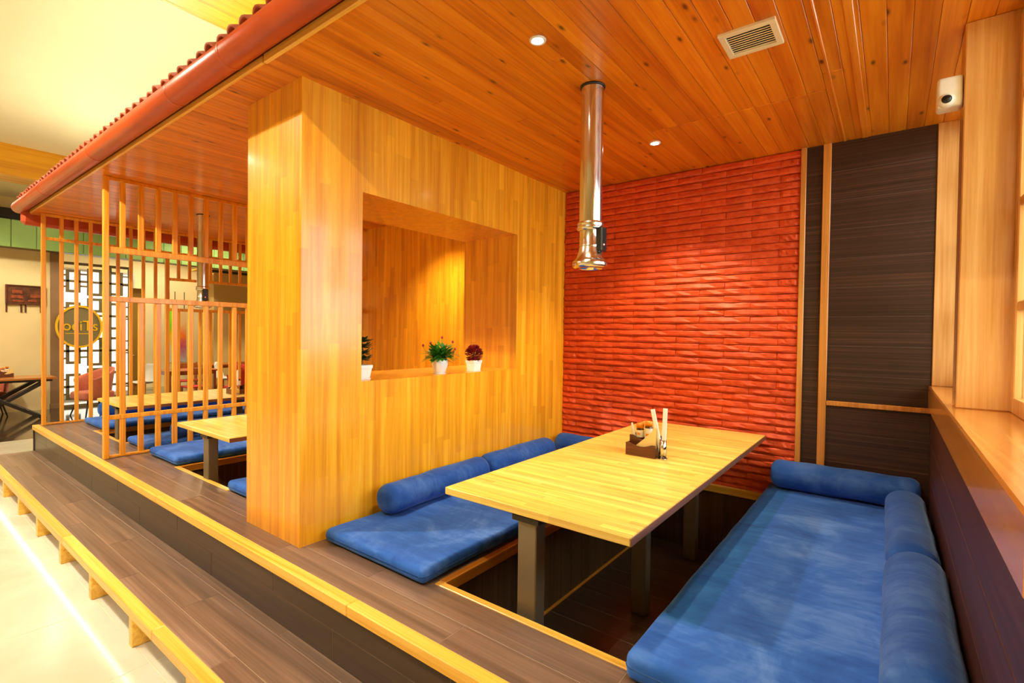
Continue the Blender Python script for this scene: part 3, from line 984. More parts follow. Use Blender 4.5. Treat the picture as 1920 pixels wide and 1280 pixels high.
mat(-5.92, -5.38, 1.59, YB - 0.05, 0.07, 'blue velvet seat mat seen through the nearer screen, right of the far well', 'blue_velvet', 17.0)

def bolster(a, b, r, label, mt='blue_velvet', seed=0.0, flat=0.9):
    a, b = Vector(a), Vector(b)
    d = b - a
    ln = d.length
    bs = thing('bolster', label, 'bolster', (a + b) / 2 - Vector((0, 0, r * flat)), math.atan2(d.y, d.x), 'blue velvet bolsters')
    pr = []
    rc = r * 0.55
    for i in range(7):
        t_ = PI / 2 * i / 6
        pr.append((r - rc + rc * math.sin(t_) if i else 0.001, -ln / 2 + rc * (1 - math.cos(t_))))
    pr.insert(1, ((r - rc) * 0.6, -ln / 2 - 0.002))
    body = pr + [(r, -ln / 2 + rc + (ln - 2 * rc) * k / 14) for k in range(1, 14)] + [(q[0], -q[1]) for q in reversed(pr)]
    mb = MB().lathe(body, (0, 0, 0), 'X', 28)
    vs = []
    for v in mb.v:
        p = Vector(v)
        nn = noise.noise(Vector((p.x * 6 + seed, p.y * 9, p.z * 9 + seed))) * 0.007
        rr = math.hypot(p.y, p.z)
        if rr > 1e-6:
            p.y *= 1 + nn / max(rr, 0.04)
            p.z *= 1 + nn / max(rr, 0.04)
        p.z = p.z * flat + r * flat
        p.z = max(p.z, 0.0)
        vs.append(p[:])
    mb.v = vs
    part(bs, 'cover', mb, 'bolster_velvet', False, True)
    for s in (-1, 1):
        ring = MB()
        xe = s * (ln / 2 - rc * 0.9)
        ring.lathe([(r * 0.93, -0.003), (r * 0.965, 0.0), (r * 0.93, 0.003)], (xe, 0, 0), 'X', 28)
        ring.v = [(v[0], v[1], max(v[2] * flat + r * flat, 0.001)) for v in ring.v]
        part(bs, 'piping', ring, 'blue_velvet_dark')
    return bs
ZL, ZR = 0.081, 0.102
bolster((-2.27, 1.80, ZL + 0.085), (-2.285, 2.68, ZL + 0.085), 0.095, 'plump blue bolster nearest the front along the partition', 'blue_velvet', 1.0)
bolster((-2.29, 2.71, ZL + 0.085), (-2.30, 3.55, ZL + 0.085), 0.095, 'blue bolster in the middle along the partition, half hidden by the table', 'blue_velvet', 2.0)
bolster((-2.36, 3.79, ZL + 0.08), (-1.66, 3.79, ZL + 0.08), 0.092, 'blue bolster in the corner of partition and brick wall', 'blue_velvet', 3.0)
bolster((-0.64, 3.79, ZR + 0.094), (0.15, 3.80, ZR + 0.094), 0.103, 'blue bolster lying along the brick wall on the wide mat', 'blue_velvet', 4.0)
bolster((0.085, 2.62, ZR + 0.08), (0.075, 3.62, ZR + 0.08), 0.092, 'blue bolster against the window wall, next to the corner', 'blue_velvet', 5.0)
bolster((0.085, 1.62, ZR + 0.085), (0.088, 2.58, ZR + 0.085), 0.098, 'blue bolster against the window wall, nearest the camera', 'blue_velvet', 6.0)
bolster((-5.465, 1.82, 0.077 + 0.08), (-5.465, 2.72, 0.077 + 0.08), 0.085, 'dark blue bolster leaning on the nearer slatted screen in the far booth', 'blue_velvet', 7.0)
bolster((-7.42, 1.72, 0.077 + 0.08), (-7.42, 2.66, 0.077 + 0.08), 0.09, 'blue bolster against the farthest screen, front one', 'blue_velvet', 8.0)
bolster((-7.42, 2.70, 0.077 + 0.08), (-7.42, 3.62, 0.077 + 0.08), 0.09, 'blue bolster against the farthest screen, rear one', 'blue_velvet', 9.0)

# ------------------------------------------------------------------ steel exhaust hoods
def hood(x, y, zb, label):
    h = thing('exhaust_hood', label, 'exhaust hood', (x, y, CEIL), 0, 'telescopic exhaust hoods')
    zt = CEIL
    part(h, 'ceiling_ring', MB().lathe([(0.060, 0), (0.066, 0.0), (0.066, -0.008), (0.060, -0.010)], (0, 0, 0), 'Z', 28), 'black_metal')
    L = zb - zt
    part(h, 'pipe', MB().lathe([(0.0585, 0.0), (0.0585, L + 0.24)], (0, 0, 0), 'Z', 36), 'stainless')
    part(h, 'collar', MB().lathe([(0.058, L + 0.245), (0.068, L + 0.24), (0.070, L + 0.228), (0.066, L + 0.222), (0.070, L + 0.215), (0.070, L + 0.205), (0.058, L + 0.198)], (0, 0, 0), 'Z', 36), 'stainless')
    part(h, 'body', MB().lathe([(0.056, L + 0.20), (0.056, L + 0.125), (0.058, L + 0.122), (0.058, L + 0.115), (0.057, L + 0.11)], (0, 0, 0), 'Z', 36), 'stainless')
    part(h, 'bell', MB().lathe([(0.057, L + 0.112), (0.062, L + 0.085), (0.072, L + 0.055), (0.084, L + 0.042), (0.090, L + 0.038), (0.092, L + 0.015), (0.086, L + 0.008), (0.070, L + 0.0), (0.060, L + 0.006), (0.050, L + 0.05)], (0, 0, 0), 'Z', 36), 'stainless')
    part(h, 'inner_filter', MB().lathe([(0.062, L + 0.02), (0.03, L + 0.03), (0.001, L + 0.032)], (0, 0, 0), 'Z', 24), 'black_metal')
    cb = part(h, 'control_box', MB().box(0.045, 0.082, -0.028, 0.028, L + 0.085, L + 0.212, 0.006), 'black_plastic')
    part(cb, 'indicator', MB().lathe([(0.004, 0.0), (0.004, 0.003), (0.0005, 0.004)], (0.082, -0.006, L + 0.12), 'X', 10), 'red_led')
    part(cb, 'lever', MB().box(0.05, 0.066, -0.006, 0.006, L + 0.052, L + 0.085, 0.002), 'black_metal')
    return h
hood(-1.272, 2.335, 1.462, 'shiny steel telescopic exhaust hood hanging over the long front table')
hood(-6.23, 2.38, 1.36, 'steel exhaust hood hanging in the far booth behind the slats')

# ------------------------------------------------------------------ ceiling vent and security camera
v = thing('air_vent', 'cream square air grille in the pine ceiling', 'air vent', (-0.514, 2.35, CEIL))
fr = MB()
hx, hy, b = 0.112, 0.106, 0.026
fr.box(-hx, hx, -hy, -hy + b, -0.012, 0.003, 0.002).box(-hx, hx, hy - b, hy, -0.012, 0.003, 0.002)
fr.box(-hx, -hx + b, -hy + b, hy - b, -0.012, 0.003, 0.002).box(hx - b, hx, -hy + b, hy - b, -0.012, 0.003, 0.002)
part(v, 'frame', fr, 'ivory_plastic')
part(v, 'backing', MB().box(-hx + b, hx - b, -hy + b, hy - b, -0.001, 0.003), 'vent_dark')
for i in range(9):
    y = -hy + b + 0.009 + i * (2 * hy - 2 * b - 0.018) / 8
    sl = MB().obox((0, y, -0.006), (2 * (hx - b), 0.012, 0.003), Matrix.Rotation(math.radians(25), 3, 'X'))
    part(v, 'slat', sl, 'ivory_plastic')

cc = thing('security_camera', 'small white security camera on the window post', 'camera', (0.17, 2.80, 2.15))
part(cc, 'housing', MB().rbox(-0.042, 0.041, -0.035, 0.045, -0.062, 0.065, 0.012, 2, 2), 'white_plastic')
ring = part(cc, 'lens_ring', MB().lathe([(0.0, -0.052), (0.016, -0.052), (0.025, -0.046), (0.030, -0.034), (0.030, -0.02)], (-0.012, 0, -0.034), 'Y', 24), 'white_plastic', False, True)
part(ring, 'lens', MB().lathe([(0.0005, -0.058), (0.010, -0.0565), (0.017, -0.0525), (0.0175, -0.048)], (-0.012, 0, -0.034), 'Y', 24), 'black_plastic', False, True)

# ------------------------------------------------------------------ potted plants in the partition opening
def leaf(mb, base, direction, ln, w, curl=0.3):
    d = Vector(direction).normalized()
    s = d.cross(Vector((0, 0, 1)))
    if s.length < 0.01:
        s = Vector((1, 0, 0))
    s.normalize()
    n_ = s.cross(d)
    p = [Vector(base)]
    vs = [Vector(base)]
    for k, (t_, ww) in enumerate(((0.35, 0.9), (0.7, 0.75))):
        c = Vector(base) + d * ln * t_ - n_ * (-curl * ln * t_ * t_ * 0.5)
        vs += [c + s * w * ww * 0.5, c - n_ * 0.1 * w, c - s * w * ww * 0.5]
    vs.append(Vector(base) + d * ln + n_ * curl * ln * 0.5)
    mb.add(vs, [(0, 1, 2), (0, 2, 3), (1, 4, 5, 2), (2, 5, 6, 3), (4, 7, 5), (5, 7, 6)], True)
def pot(root, r_top, r_bot, h, square=False):
    seg = 4 if square else 24
    if square:
        mb = MB()
        def ring(r, z): return [(r, r, z), (-r, r, z), (-r, -r, z), (r, -r, z)]
        lv = [ring(r_bot, 0.008), ring(r_top * 0.94, h - 0.018), ring(r_top, h - 0.018), ring(r_top, h), ring(r_top * 0.86, h), ring(r_top * 0.8, h - 0.02)]
        mb.add([q for l_ in lv for q in l_], [(i * 4 + k, i * 4 + (k + 1) % 4, i * 4 + 4 + (k + 1) % 4, i * 4 + 4 + k) for i in range(5) for k in range(4)] + [(3, 2, 1, 0)])
        part(root, 'pot', mb, 'white_ceramic')
        part(root, 'saucer', MB().box(-r_bot * 1.12, r_bot * 1.12, -r_bot * 1.12, r_bot * 1.12, 0, 0.007, 0.002), 'white_ceramic')
        part(root, 'soil', MB().add(ring(r_top * 0.83, h - 0.014), [(0, 1, 2, 3)]), 'soil')
    else:
        part(root, 'pot', MB().lathe([(0.001, 0.006), (r_bot, 0.006), (r_bot * 1.2, 0.02), (r_top * 0.98, h * 0.62), (r_top, h - 0.004), (r_top * 0.97, h), (r_top * 0.9, h - 0.004), (r_top * 0.86, h - 0.02)], (0, 0, 0), 'Z', 28), 'white_ceramic')
        part(root, 'saucer', MB().lathe([(0.001, 0.0), (r_bot * 1.15, 0.0), (r_bot * 1.25, 0.005), (0.001, 0.006)], (0, 0, 0), 'Z', 28), 'white_ceramic')
        part(root, 'soil', MB().disc(r_top * 0.88, (0, 0, h - 0.012), 'Z', 20), 'soil')
rnd = random.Random(3)
p1 = thing('potted_plant', 'green leafy plant with red buds in a round white pot', 'plant', (-2.50, 2.455, OZ0))
pot(p1, 0.058, 0.036, 0.103)
mb = MB()
for i in range(420):
    a = rnd.uniform(0, 2 * PI)
    e = rnd.uniform(-0.2, 1.2)
    base = Vector((rnd.uniform(-0.03, 0.03), rnd.uniform(-0.03, 0.03), 0.10 + rnd.uniform(0, 0.03)))
    d = Vector((math.cos(a) * math.cos(e), math.sin(a) * math.cos(e), math.sin(e) * 0.8))
    st_ = rnd.uniform(0.0, 0.095)
    leaf(mb, base + d * st_, d + Vector((rnd.uniform(-.4, .4), rnd.uniform(-.4, .4), rnd.uniform(-.2, .3))), rnd.uniform(0.034, 0.056), rnd.uniform(0.018, 0.028), -0.5)
tag(part(p1, 'foliage', mb, 'leaf_green'), kind='stuff')
for (dx, dy, dz) in ((0.02, 0.0, 0.25), (0.05, 0.075, 0.22), (-0.05, -0.11, 0.195), (0.05, 0.10, 0.17), (-0.03, -0.06, 0.21), (0.02, 0.115, 0.15)):
    b_ = part(p1, 'bud', MB().lathe([(0.0005, -0.010), (0.006, -0.006), (0.009, 0.0), (0.007, 0.007), (0.0005, 0.011)], (dx, dy, dz), 'Z', 10), 'bud_red')
    part(b_, 'stem', MB().tube([(dx * 0.3, dy * 0.3, 0.11), (dx * 0.8, dy * 0.8, dz * 0.75), (dx, dy, dz - 0.006)], 0.0018, 6), 'leaf_green')
p2 = thing('potted_plant', 'dark red ball-shaped plant in a square white pot', 'plant', (-2.50, 2.81, OZ0))
pot(p2, 0.044, 0.034, 0.082, True)
mb = MB()
for i in range(420):
    d = Vector((rnd.gauss(0, 1), rnd.gauss(0, 1), rnd.gauss(0, 1))).normalized()
    leaf(mb, Vector((0, 0, 0.128)) + d * 0.042, d + Vector((rnd.uniform(-.5, .5), rnd.uniform(-.5, .5), rnd.uniform(-.5, .5))), 0.034, 0.018, 0.2)
tag(part(p2, 'foliage', mb, 'leaf_red'), kind='stuff')
part(p2, 'stem', MB().tube([(0, 0, 0.06), (0, 0, 0.13)], 0.005, 8), 'leaf_dark')
p3 = thing('potted_plant', 'dark green plant half hidden by the edge of the opening', 'plant', (-2.53, 1.835, OZ0))
pot(p3, 0.046, 0.034, 0.085, True)
mb = MB()
for i in range(260):
    a = rnd.uniform(0, 2 * PI)
    lev = rnd.choice((0.115, 0.15, 0.19, 0.225))
    e = rnd.uniform(-0.1, 0.5)
    d = Vector((math.cos(a), math.sin(a), e))
    leaf(mb, Vector((0, 0, lev)) + d * rnd.uniform(0.0, 0.03), d, rnd.uniform(0.036, 0.055), 0.02, 0.2)
tag(part(p3, 'foliage', mb, 'leaf_dark'), kind='stuff')
part(p3, 'stem', MB().tube([(0, 0, 0.07), (0, 0, 0.23)], 0.004, 8), 'leaf_dark')

# ------------------------------------------------------------------ condiment caddies
def caddy(x, y, z, tag_, rz=0.0, full_set=True):
    c = thing('condiment_caddy', 'dark wooden condiment box ' + tag_, 'caddy', (x, y, z), rz, 'condiment boxes on tables')
    W, D, H = 0.175, 0.13, 0.072
    t_ = 0.008
    fp = MB()
    pts = [(-W / 2, 0), (W / 2, 0), (W / 2, H), (W / 2 - 0.022, H)] + [(W / 2 - 0.022 - (W - 0.044) * i / 8, H - 0.016 * math.sin(PI * i / 8)) for i in range(1, 8)] + [(-W / 2 + 0.022, H), (-W / 2, H)]
    n_ = len(pts)
    def plate(y0, y1, k):
        vs = [(p[0], y0, p[1] * k) for p in pts] + [(p[0], y1, p[1] * k) for p in pts]
        return MB().add(vs, [tuple(range(n_)), tuple(range(2 * n_ - 1, n_ - 1, -1))] + [(i, i + n_, (i + 1) % n_ + n_, (i + 1) % n_) for i in range(n_)])
    part(c, 'front_board', plate(-D / 2, -D / 2 + t_, 1.0), 'caddy_wood', False, True)
    part(c, 'divider', plate(-0.012, -0.012 + t_, 1.5), 'caddy_wood', False, True)
    part(c, 'back_board', plate(D / 2 - t_, D / 2, 1.5), 'caddy_wood', False, True)
    for s in (-1, 1):
        part(c, 'side_board', MB().box(s * W / 2 - (t_ if s > 0 else 0), s * W / 2 + (0 if s > 0 else t_), -D / 2 + t_, D / 2 - t_, 0, H * (0.75 if s > 0 else 1.0), 0.001), 'caddy_wood')
    part(c, 'bottom_board', MB().box(-W / 2 + t_, W / 2 - t_, -D / 2 + t_, D / 2 - t_, 0.002, 0.008), 'caddy_wood')
    M = Matrix.Translation((x, y, z)) @ Matrix.Rotation(rz, 4, 'Z')
    def at(px, py, pz): return (M @ Vector((px, py, pz)))[:]
    for k, (px, lab) in enumerate(((-0.04, 'white and orange sauce bottle'), (0.012, 'second white and orange sauce bottle'))):
        b_ = thing('sauce_bottle', lab + ' in the box ' + tag_, 'bottle', at(px, 0.028, 0.009), rz, 'sauce bottles ' + tag_)
        hh = 0.158 + 0.016 * k
        part(b_, 'body', MB().lathe([(0.001, 0), (0.021, 0.0), (0.0225, 0.004), (0.0225, hh - 0.03), (0.016, hh - 0.018), (0.012, hh - 0.012)], (0, 0, 0), 'Z', 20), 'brown_glass')
        part(b_, 'label_band', MB().lathe([(0.0228, 0.085), (0.0228, hh - 0.032)], (0, 0, 0), 'Z', 20), 'label_white')
        part(b_, 'label_mark', MB().box(-0.009, 0.009, -0.0236, -0.0224, 0.098, 0.112), 'orange_cap')
        part(b_, 'cap', MB().lathe([(0.012, hh - 0.014), (0.0225, hh - 0.02), (0.0235, hh), (0.018, hh + 0.008), (0.001, hh + 0.009)], (0, 0, 0), 'Z', 20), 'orange_cap')
    nstack = 3
    for k in range(nstack):
        dy = -0.046 + 0.010 * k
        a = (-0.055 + 0.012 * k, 0.030); b2 = (0.084, 0.030); cpt = (0.080, 0.162 - 0.004 * k)
        mb_ = MB()
        vs = []
        for yy in (dy, dy + 0.005):
            vs += [(a[0], yy, a[1]), (b2[0], yy, b2[1]), (cpt[0], yy + 0.004, cpt[1]), ((a[0] + cpt[0]) / 2 + 0.004, yy + 0.002, (a[1] + cpt[1]) / 2 - 0.002)]
        mb_.add(vs, [(0, 1, 2, 3), (7, 6, 5, 4), (0, 4, 5, 1), (1, 5, 6, 2), (2, 6, 7, 3), (3, 7, 4, 0)])
        nk = thing('paper_napkin', 'folded tan paper napkin, %s of three in the box ' % ('front one', 'middle one', 'rear one')[k] + tag_, 'napkin', at(0, 0, 0.008), rz, 'napkins ' + tag_)
        part(nk, 'folded_sheet', mb_, 'paper_napkin', False, True)
    if full_set:
        cy_ = thing('cutlery_cup', 'slim steel cutlery cup beside the box ' + tag_, 'cup', at(W / 2 + 0.030, -0.028, 0.0), rz)
        part(cy_, 'wall', MB().lathe([(0.001, 0.003), (0.020, 0.003), (0.020, 0.105), (0.0185, 0.105), (0.0185, 0.006), (0.001, 0.006)], (0, 0, 0), 'Z', 24), 'stainless')
        part(cy_, 'foot', MB().lathe([(0.001, 0.0), (0.026, 0.0), (0.026, 0.003), (0.001, 0.003)], (0, 0, 0), 'Z', 24), 'stainless')
        for k, (dx, dy, tilt, top, lab) in enumerate(((0.004, -0.004, (0.03, 0.0), 0.285, 'front'), (-0.006, 0.008, (-0.24, 0.05), 0.27, 'leaning'))):
            s_ = thing('chopstick_sleeve', 'white paper chopstick sleeve, the %s one in the steel cup ' % lab + tag_, 'chopsticks', at(W / 2 + 0.030 + dx, -0.028 + dy, 0.008), rz, 'chopstick sleeves ' + tag_)
            part(s_, 'paper', MB().bar((0, 0, 0), (tilt[0] * top, tilt[1] * top, top - 0.01), 0.024, 0.007, 0.001, (0, 1, 0)), 'paper_white')
        tp_ = thing('toothpick_bag', 'clear crinkled toothpick bag at the back of the box ' + tag_, 'bag', at(-W / 2 + 0.022, 0.012, 0.01), rz)
        part(tp_, 'bag', MB().tube([(0, 0, 0), (-0.004, 0, 0.06), (-0.012, 0, 0.12), (-0.02, 0, 0.165)], 0.01, 8, True, [0.012, 0.014, 0.011, 0.004]), 'ivory_plastic')
    return c
caddy(-1.128, 2.758, 0.43, 'on the long front table')
caddy(-6.05, 2.66, 0.38, 'on the far booth table')

# ------------------------------------------------------------------ far side of the hall
XW = -13.5
db = thing('green_bulkhead', 'green panelled bulkhead high on the far hall wall', 'bulkhead', (XW + 0.3, 1, 2.6))
part(db, 'core', MB().box(XW, XW + 0.38, -4.55, 9.9, 2.62, 3.10), 'olive_metal', True)
y = -1.4
while y < 6.0:
    part(db, 'panel', MB().box(XW + 0.38, XW + 0.40, y + 0.004, y + 0.346, 2.61, 3.12, 0.004), 'green_paint', True)
    y += 0.35
part(db, 'top_gap_shade', MB().box(XW, XW + 0.2, -4.55, 9.9, 3.10, 3.36), 'gap_shade_dark', True)  # solid dark box paints the shade of the gap above the bulkhead
cl = thing('brown_column', 'brown column between cream wall and fretwork screen', 'column', (XW, 2.43, FLOOR))
part(cl, 'shaft', MB().box(XW - 0.1, XW + 0.04, 2.36, 2.50, FLOOR, 2.62, 0.004), 'brown_column', True)
part(cl, 'plinth', MB().box(XW - 0.11, XW + 0.05, 2.35, 2.51, FLOOR, FLOOR + 0.1, 0.004), 'brown_column', True)
# fretwork screen with an added glowing panel behind it
fs_ = thing('fretwork_screen', 'tall olive geometric fretwork screen glowing from behind', 'screen', (XW, 3.05, FLOOR))
def fb(y0, y1, z0, z1):
    part(fs_, 'bar', MB().box(XW - 0.02, XW + 0.02, y0, y1, z0, z1, 0.003), 'olive_metal', True)
w = 0.055
FY0, FY1, FZ1 = 2.50, 3.70, 2.47
fb(FY0, FY1, FZ1 - w, FZ1)
fb(FY0, FY1, FLOOR, FLOOR + w)
for yy in (FY0, FY1 - w):
    fb(yy, yy + w, FLOOR + w, FZ1 - w)
zc_ = FLOOR + w
k = 0
unit = 0.74
while zc_ + 0.3 < FZ1:
    z0, z1 = zc_, min(zc_ + unit, FZ1 - w)
    zm = (z0 + z1) / 2
    fb(FY0 + w, FY1 - w, zm - 0.024, zm + 0.024)
    # left upright meander
    fb(2.60, 2.60 + w, z0 + 0.10, z1 - 0.10); fb(2.78, 2.78 + w, z0 + 0.10, z1 - 0.10)
    fb(2.60 + w, 2.78, z0 + 0.10, z0 + 0.10 + w); fb(2.60 + w, 2.78, z1 - 0.10 - w, z1 - 0.10)
    fb(2.54, 2.60, z0 + 0.2, z0 + 0.235); fb(2.54, 2.60, z1 - 0.235, z1 - 0.2)
    # centre boxes that touch the middle rail alternately
    if k % 2 == 0:
        a, b_ = zm + 0.07, z1
    else:
        a, b_ = z0 + 0.05, zm + 0.28
    fb(2.94, 2.94 + w, a, b_); fb(3.14, 3.14 + w, a, b_)
    fb(2.94 + w, 3.14, a, a + w)
    fb(2.94 + w, 3.14, b_ - w, b_)
    fb(3.18, 3.30, z0 + 0.22, z0 + 0.255); fb(2.82, 2.94, z0 + 0.22, z0 + 0.255)
    fb(3.18, 3.30, z1 - 0.20, z1 - 0.165); fb(2.82, 2.94, z1 - 0.20, z1 - 0.165)
    # right upright meander
    fb(3.30, 3.30 + w, z0, z1)
    fb(3.50, 3.50 + w, z0 + 0.08, z1 - 0.08)
    fb(3.34, 3.50, z0 + 0.08, z0 + 0.08 + w); fb(3.34, 3.50, z1 - 0.08 - w, z1 - 0.08)
    fb(3.54, 3.66, z0 + 0.3, z0 + 0.33); fb(3.54, 3.66, z1 - 0.18, z1 - 0.15)
    zc_ += unit
    k += 1
w3 = tag(bpy.data.objects.new('window_3', None), 'added glowing panel behind the fretwork screen', None, None, 'structure')
COL.objects.link(w3)
w3.location = (-15.2, 3.0, FLOOR)
part(w3, 'pane', MB().box(-15.22, -15.2, 2.02, 4.2, FLOOR + 0.1, 2.45), 'backlight_glow', True)  # added glowing sheet stands in for the bright room beyond
part(w3, 'frame', MB().box(-15.24, -15.18, 2.0, 2.06, FLOOR, 2.5).box(-15.24, -15.18, 4.15, 4.24, FLOOR, 2.5).box(-15.24, -15.18, 2.06, 4.15, 2.44, 2.5).box(-15.24, -15.18, 2.06, 4.15, FLOOR, FLOOR + 0.1), 'white_plastic', True)
# round sign
sg = thing('round_sign', 'round grey sign with yellow ring and yellow letters on the fretwork', 'sign', (XW + 0.05, 2.80, 1.14))
part(sg, 'disc', MB().lathe([(0.001, 0.03), (0.43, 0.03), (0.43, 0.0), (0.001, 0.0)], (0, 0, 0), 'X', 48, False), 'sign_grey', False, True)
part(sg, 'ring', MB().lathe([(0.40, 0.025), (0.40, 0.05), (0.44, 0.05), (0.44, -0.005), (0.40, 0.0)], (0, 0, 0), 'X', 48, False), 'sign_yellow', False, True)
fc = bpy.data.curves.new('lettering', 'FONT')
fc.body = 'oeiTs'
fc.size = 0.30
fc.extrude = 0.006
fc.align_x = 'CENTER'
fc.align_y = 'CENTER'
fc.materials.append(MATS['sign_yellow'])
ft = bpy.data.objects.new('lettering_curve', fc)
COL.objects.link(ft)
bpy.context.view_layer.update()
fm = bpy.data.meshes.new_from_object(ft.evaluated_get(bpy.context.evaluated_depsgraph_get()))
bpy.data.objects.remove(ft)
fo = link('lettering', fm, sg)
fo.location = (0.038, 0.02, 0.01)
fo.rotation_euler = (PI / 2, 0, PI / 2)
for q_ in list(sg.children):
    q_.scale.y = 1.0
sg.scale = (1, 0.86, 1)
part(sg, 'underline', MB().box(0.030, 0.036, -0.26, 0.22, -0.155, -0.14), 'sign_yellow')
# hanging board on the cream wall
hb = thing('wall_plaque', 'dark brown carved wall plaque with hanging pegs', 'plaque', (XW, 2.0, 1.74))
part(hb, 'panel', MB().box(0.0, 0.03, -0.25, 0.26, -0.17, 0.17, 0.004), 'board_brown')
part(hb, 'frame', MB().box(0.0, 0.045, -0.28, -0.25, -0.19, 0.19, 0.004).box(0.0, 0.045, 0.26, 0.285, -0.19, 0.19, 0.004).box(0.0, 0.045, -0.25, 0.26, 0.165, 0.19, 0.004).box(0.0, 0.045, -0.25, 0.26, -0.19, -0.165, 0.004), 'caddy_wood')
for (a, b_, c_, d_) in ((-0.19, -0.05, 0.02, 0.09), (-0.21, -0.03, -0.07, -0.01), (-0.18, -0.02, -0.14, -0.10), (0.06, 0.22, -0.05, 0.02), (0.03, 0.16, -0.13, -0.09)):
    part(hb, 'carving', MB().box(0.03, 0.04, a, b_, c_, d_, 0.004), 'board_red')
for yy in (-0.265, -0.06, 0.0, 0.22):
    part(hb, 'peg', MB().box(0.0, 0.02, yy - 0.011, yy + 0.011, -0.34, -0.19, 0.003), 'caddy_wood')
# cross-legged table on the far left
TX0, TX1, TY0, TY1, TZ = -12.9, -12.12, 0.75, 2.22, 0.215
ct = thing('dining_table', 'yellow-topped dining table with dark crossed legs by the cream wall', 'table', ((TX0 + TX1) / 2, (TY0 + TY1) / 2, FLOOR))
part(ct, 'tabletop', MB().box(TX0, TX1, TY0, TY1, TZ - 0.035, TZ, 0.004), 'far_table_wood', True)
part(ct, 'apron', MB().box(TX0 + 0.05, TX1 - 0.05, TY0 + 0.06, TY1 - 0.06, TZ - 0.075, TZ - 0.036), 'black_metal', True)
for xx in (TX0 + 0.10, TX1 - 0.10):
    part(ct, 'leg', MB().bar((xx, 1.02, FLOOR), (xx, 2.06, TZ - 0.075), 0.06, 0.12, 0.003, (1, 0, 0)), 'black_metal', True)
    part(ct, 'leg', MB().bar((xx + 0.065, 2.06, FLOOR), (xx + 0.065, 1.02, TZ - 0.075), 0.06, 0.12, 0.003, (1, 0, 0)), 'black_metal', True)
caddy(-12.62, 1.62, TZ, 'on the cross-legged table', PI / 2, False)

def shell_points(w, d, h0, h1, nseg=18, open_a=0.9):
    """tub shell: arc from arm to back to arm, height rising to the back"""
    out = []
    for i in range(nseg + 1):
        a = -PI + open_a + (2 * PI - 2 * open_a) * i / nseg      # 0 = back (+Y)
        s = math.sin(a); c = math.cos(a)
        t_ = 0.5 + 0.5 * c
        out.append((w * s, d * c, h0 + (h1 - h0) * t_ ** 1.3))
    return out
def tub_chair(loc, rz, label, mt, legm='black_metal'):
    c = thing('tub_chair', label, 'chair', loc, rz, 'upholstered tub chairs')
    top = shell_points(0.31, 0.30, 0.66, 0.90)
    mb_ = MB()
    n_ = len(top)
    rings = []
    for (k, zf) in ((0.80, 0.0), (0.90, 0.25), (0.97, 0.6), (1.05, 0.92), (1.06, 1.0), (0.98, 1.0), (0.90, 0.9), (0.86, 0.5), (0.82, 0.2)):
        rings.append([(p[0] * k, p[1] * k, 0.30 + (p[2] - 0.30) * zf) for p in top])
    vs = [q for r_ in rings for q in r_]
    fs2 = [(j * n_ + i, j * n_ + i + 1, (j + 1) * n_ + i + 1, (j + 1) * n_ + i) for j in range(len(rings) - 1) for i in range(n_ - 1)]
    fs2 += [tuple(j * n_ for j in range(len(rings))), tuple(j * n_ + n_ - 1 for j in reversed(range(len(rings))))]
    mb_.add(vs, fs2, True)
    part(c, 'shell', mb_, mt, False, True)
    part(c, 'seat', MB().rbox(-0.25, 0.25, -0.27, 0.24, 0.30, 0.46, 0.05, 4, 4), mt)
    for sx in (-1, 1):
        for sy in (-1, 1):
            part(c, 'leg', MB().tube([(sx * 0.17, sy * 0.17, 0.31), (sx * 0.25, sy * 0.25, 0.0)], 0.014, 8, True, [0.018, 0.011]), legm)
    return c
tub_chair((-12.05, 2.72, FLOOR), 0.25, 'salmon pink tub chair in front of the fretwork screen', 'pink_fabric')
tub_chair((-13.14, 1.42, FLOOR), 1.57, 'salmon pink tub chair behind the cross-legged table', 'pink_fabric')
tub_chair((-11.3, 5.05, FLOOR), -0.6, 'red tub chair seen left of the pillar', 'red_fabric')
tub_chair((-11.9, 5.55, FLOOR), 2.6, 'red tub chair at the end of the dark dining table', 'red_fabric')
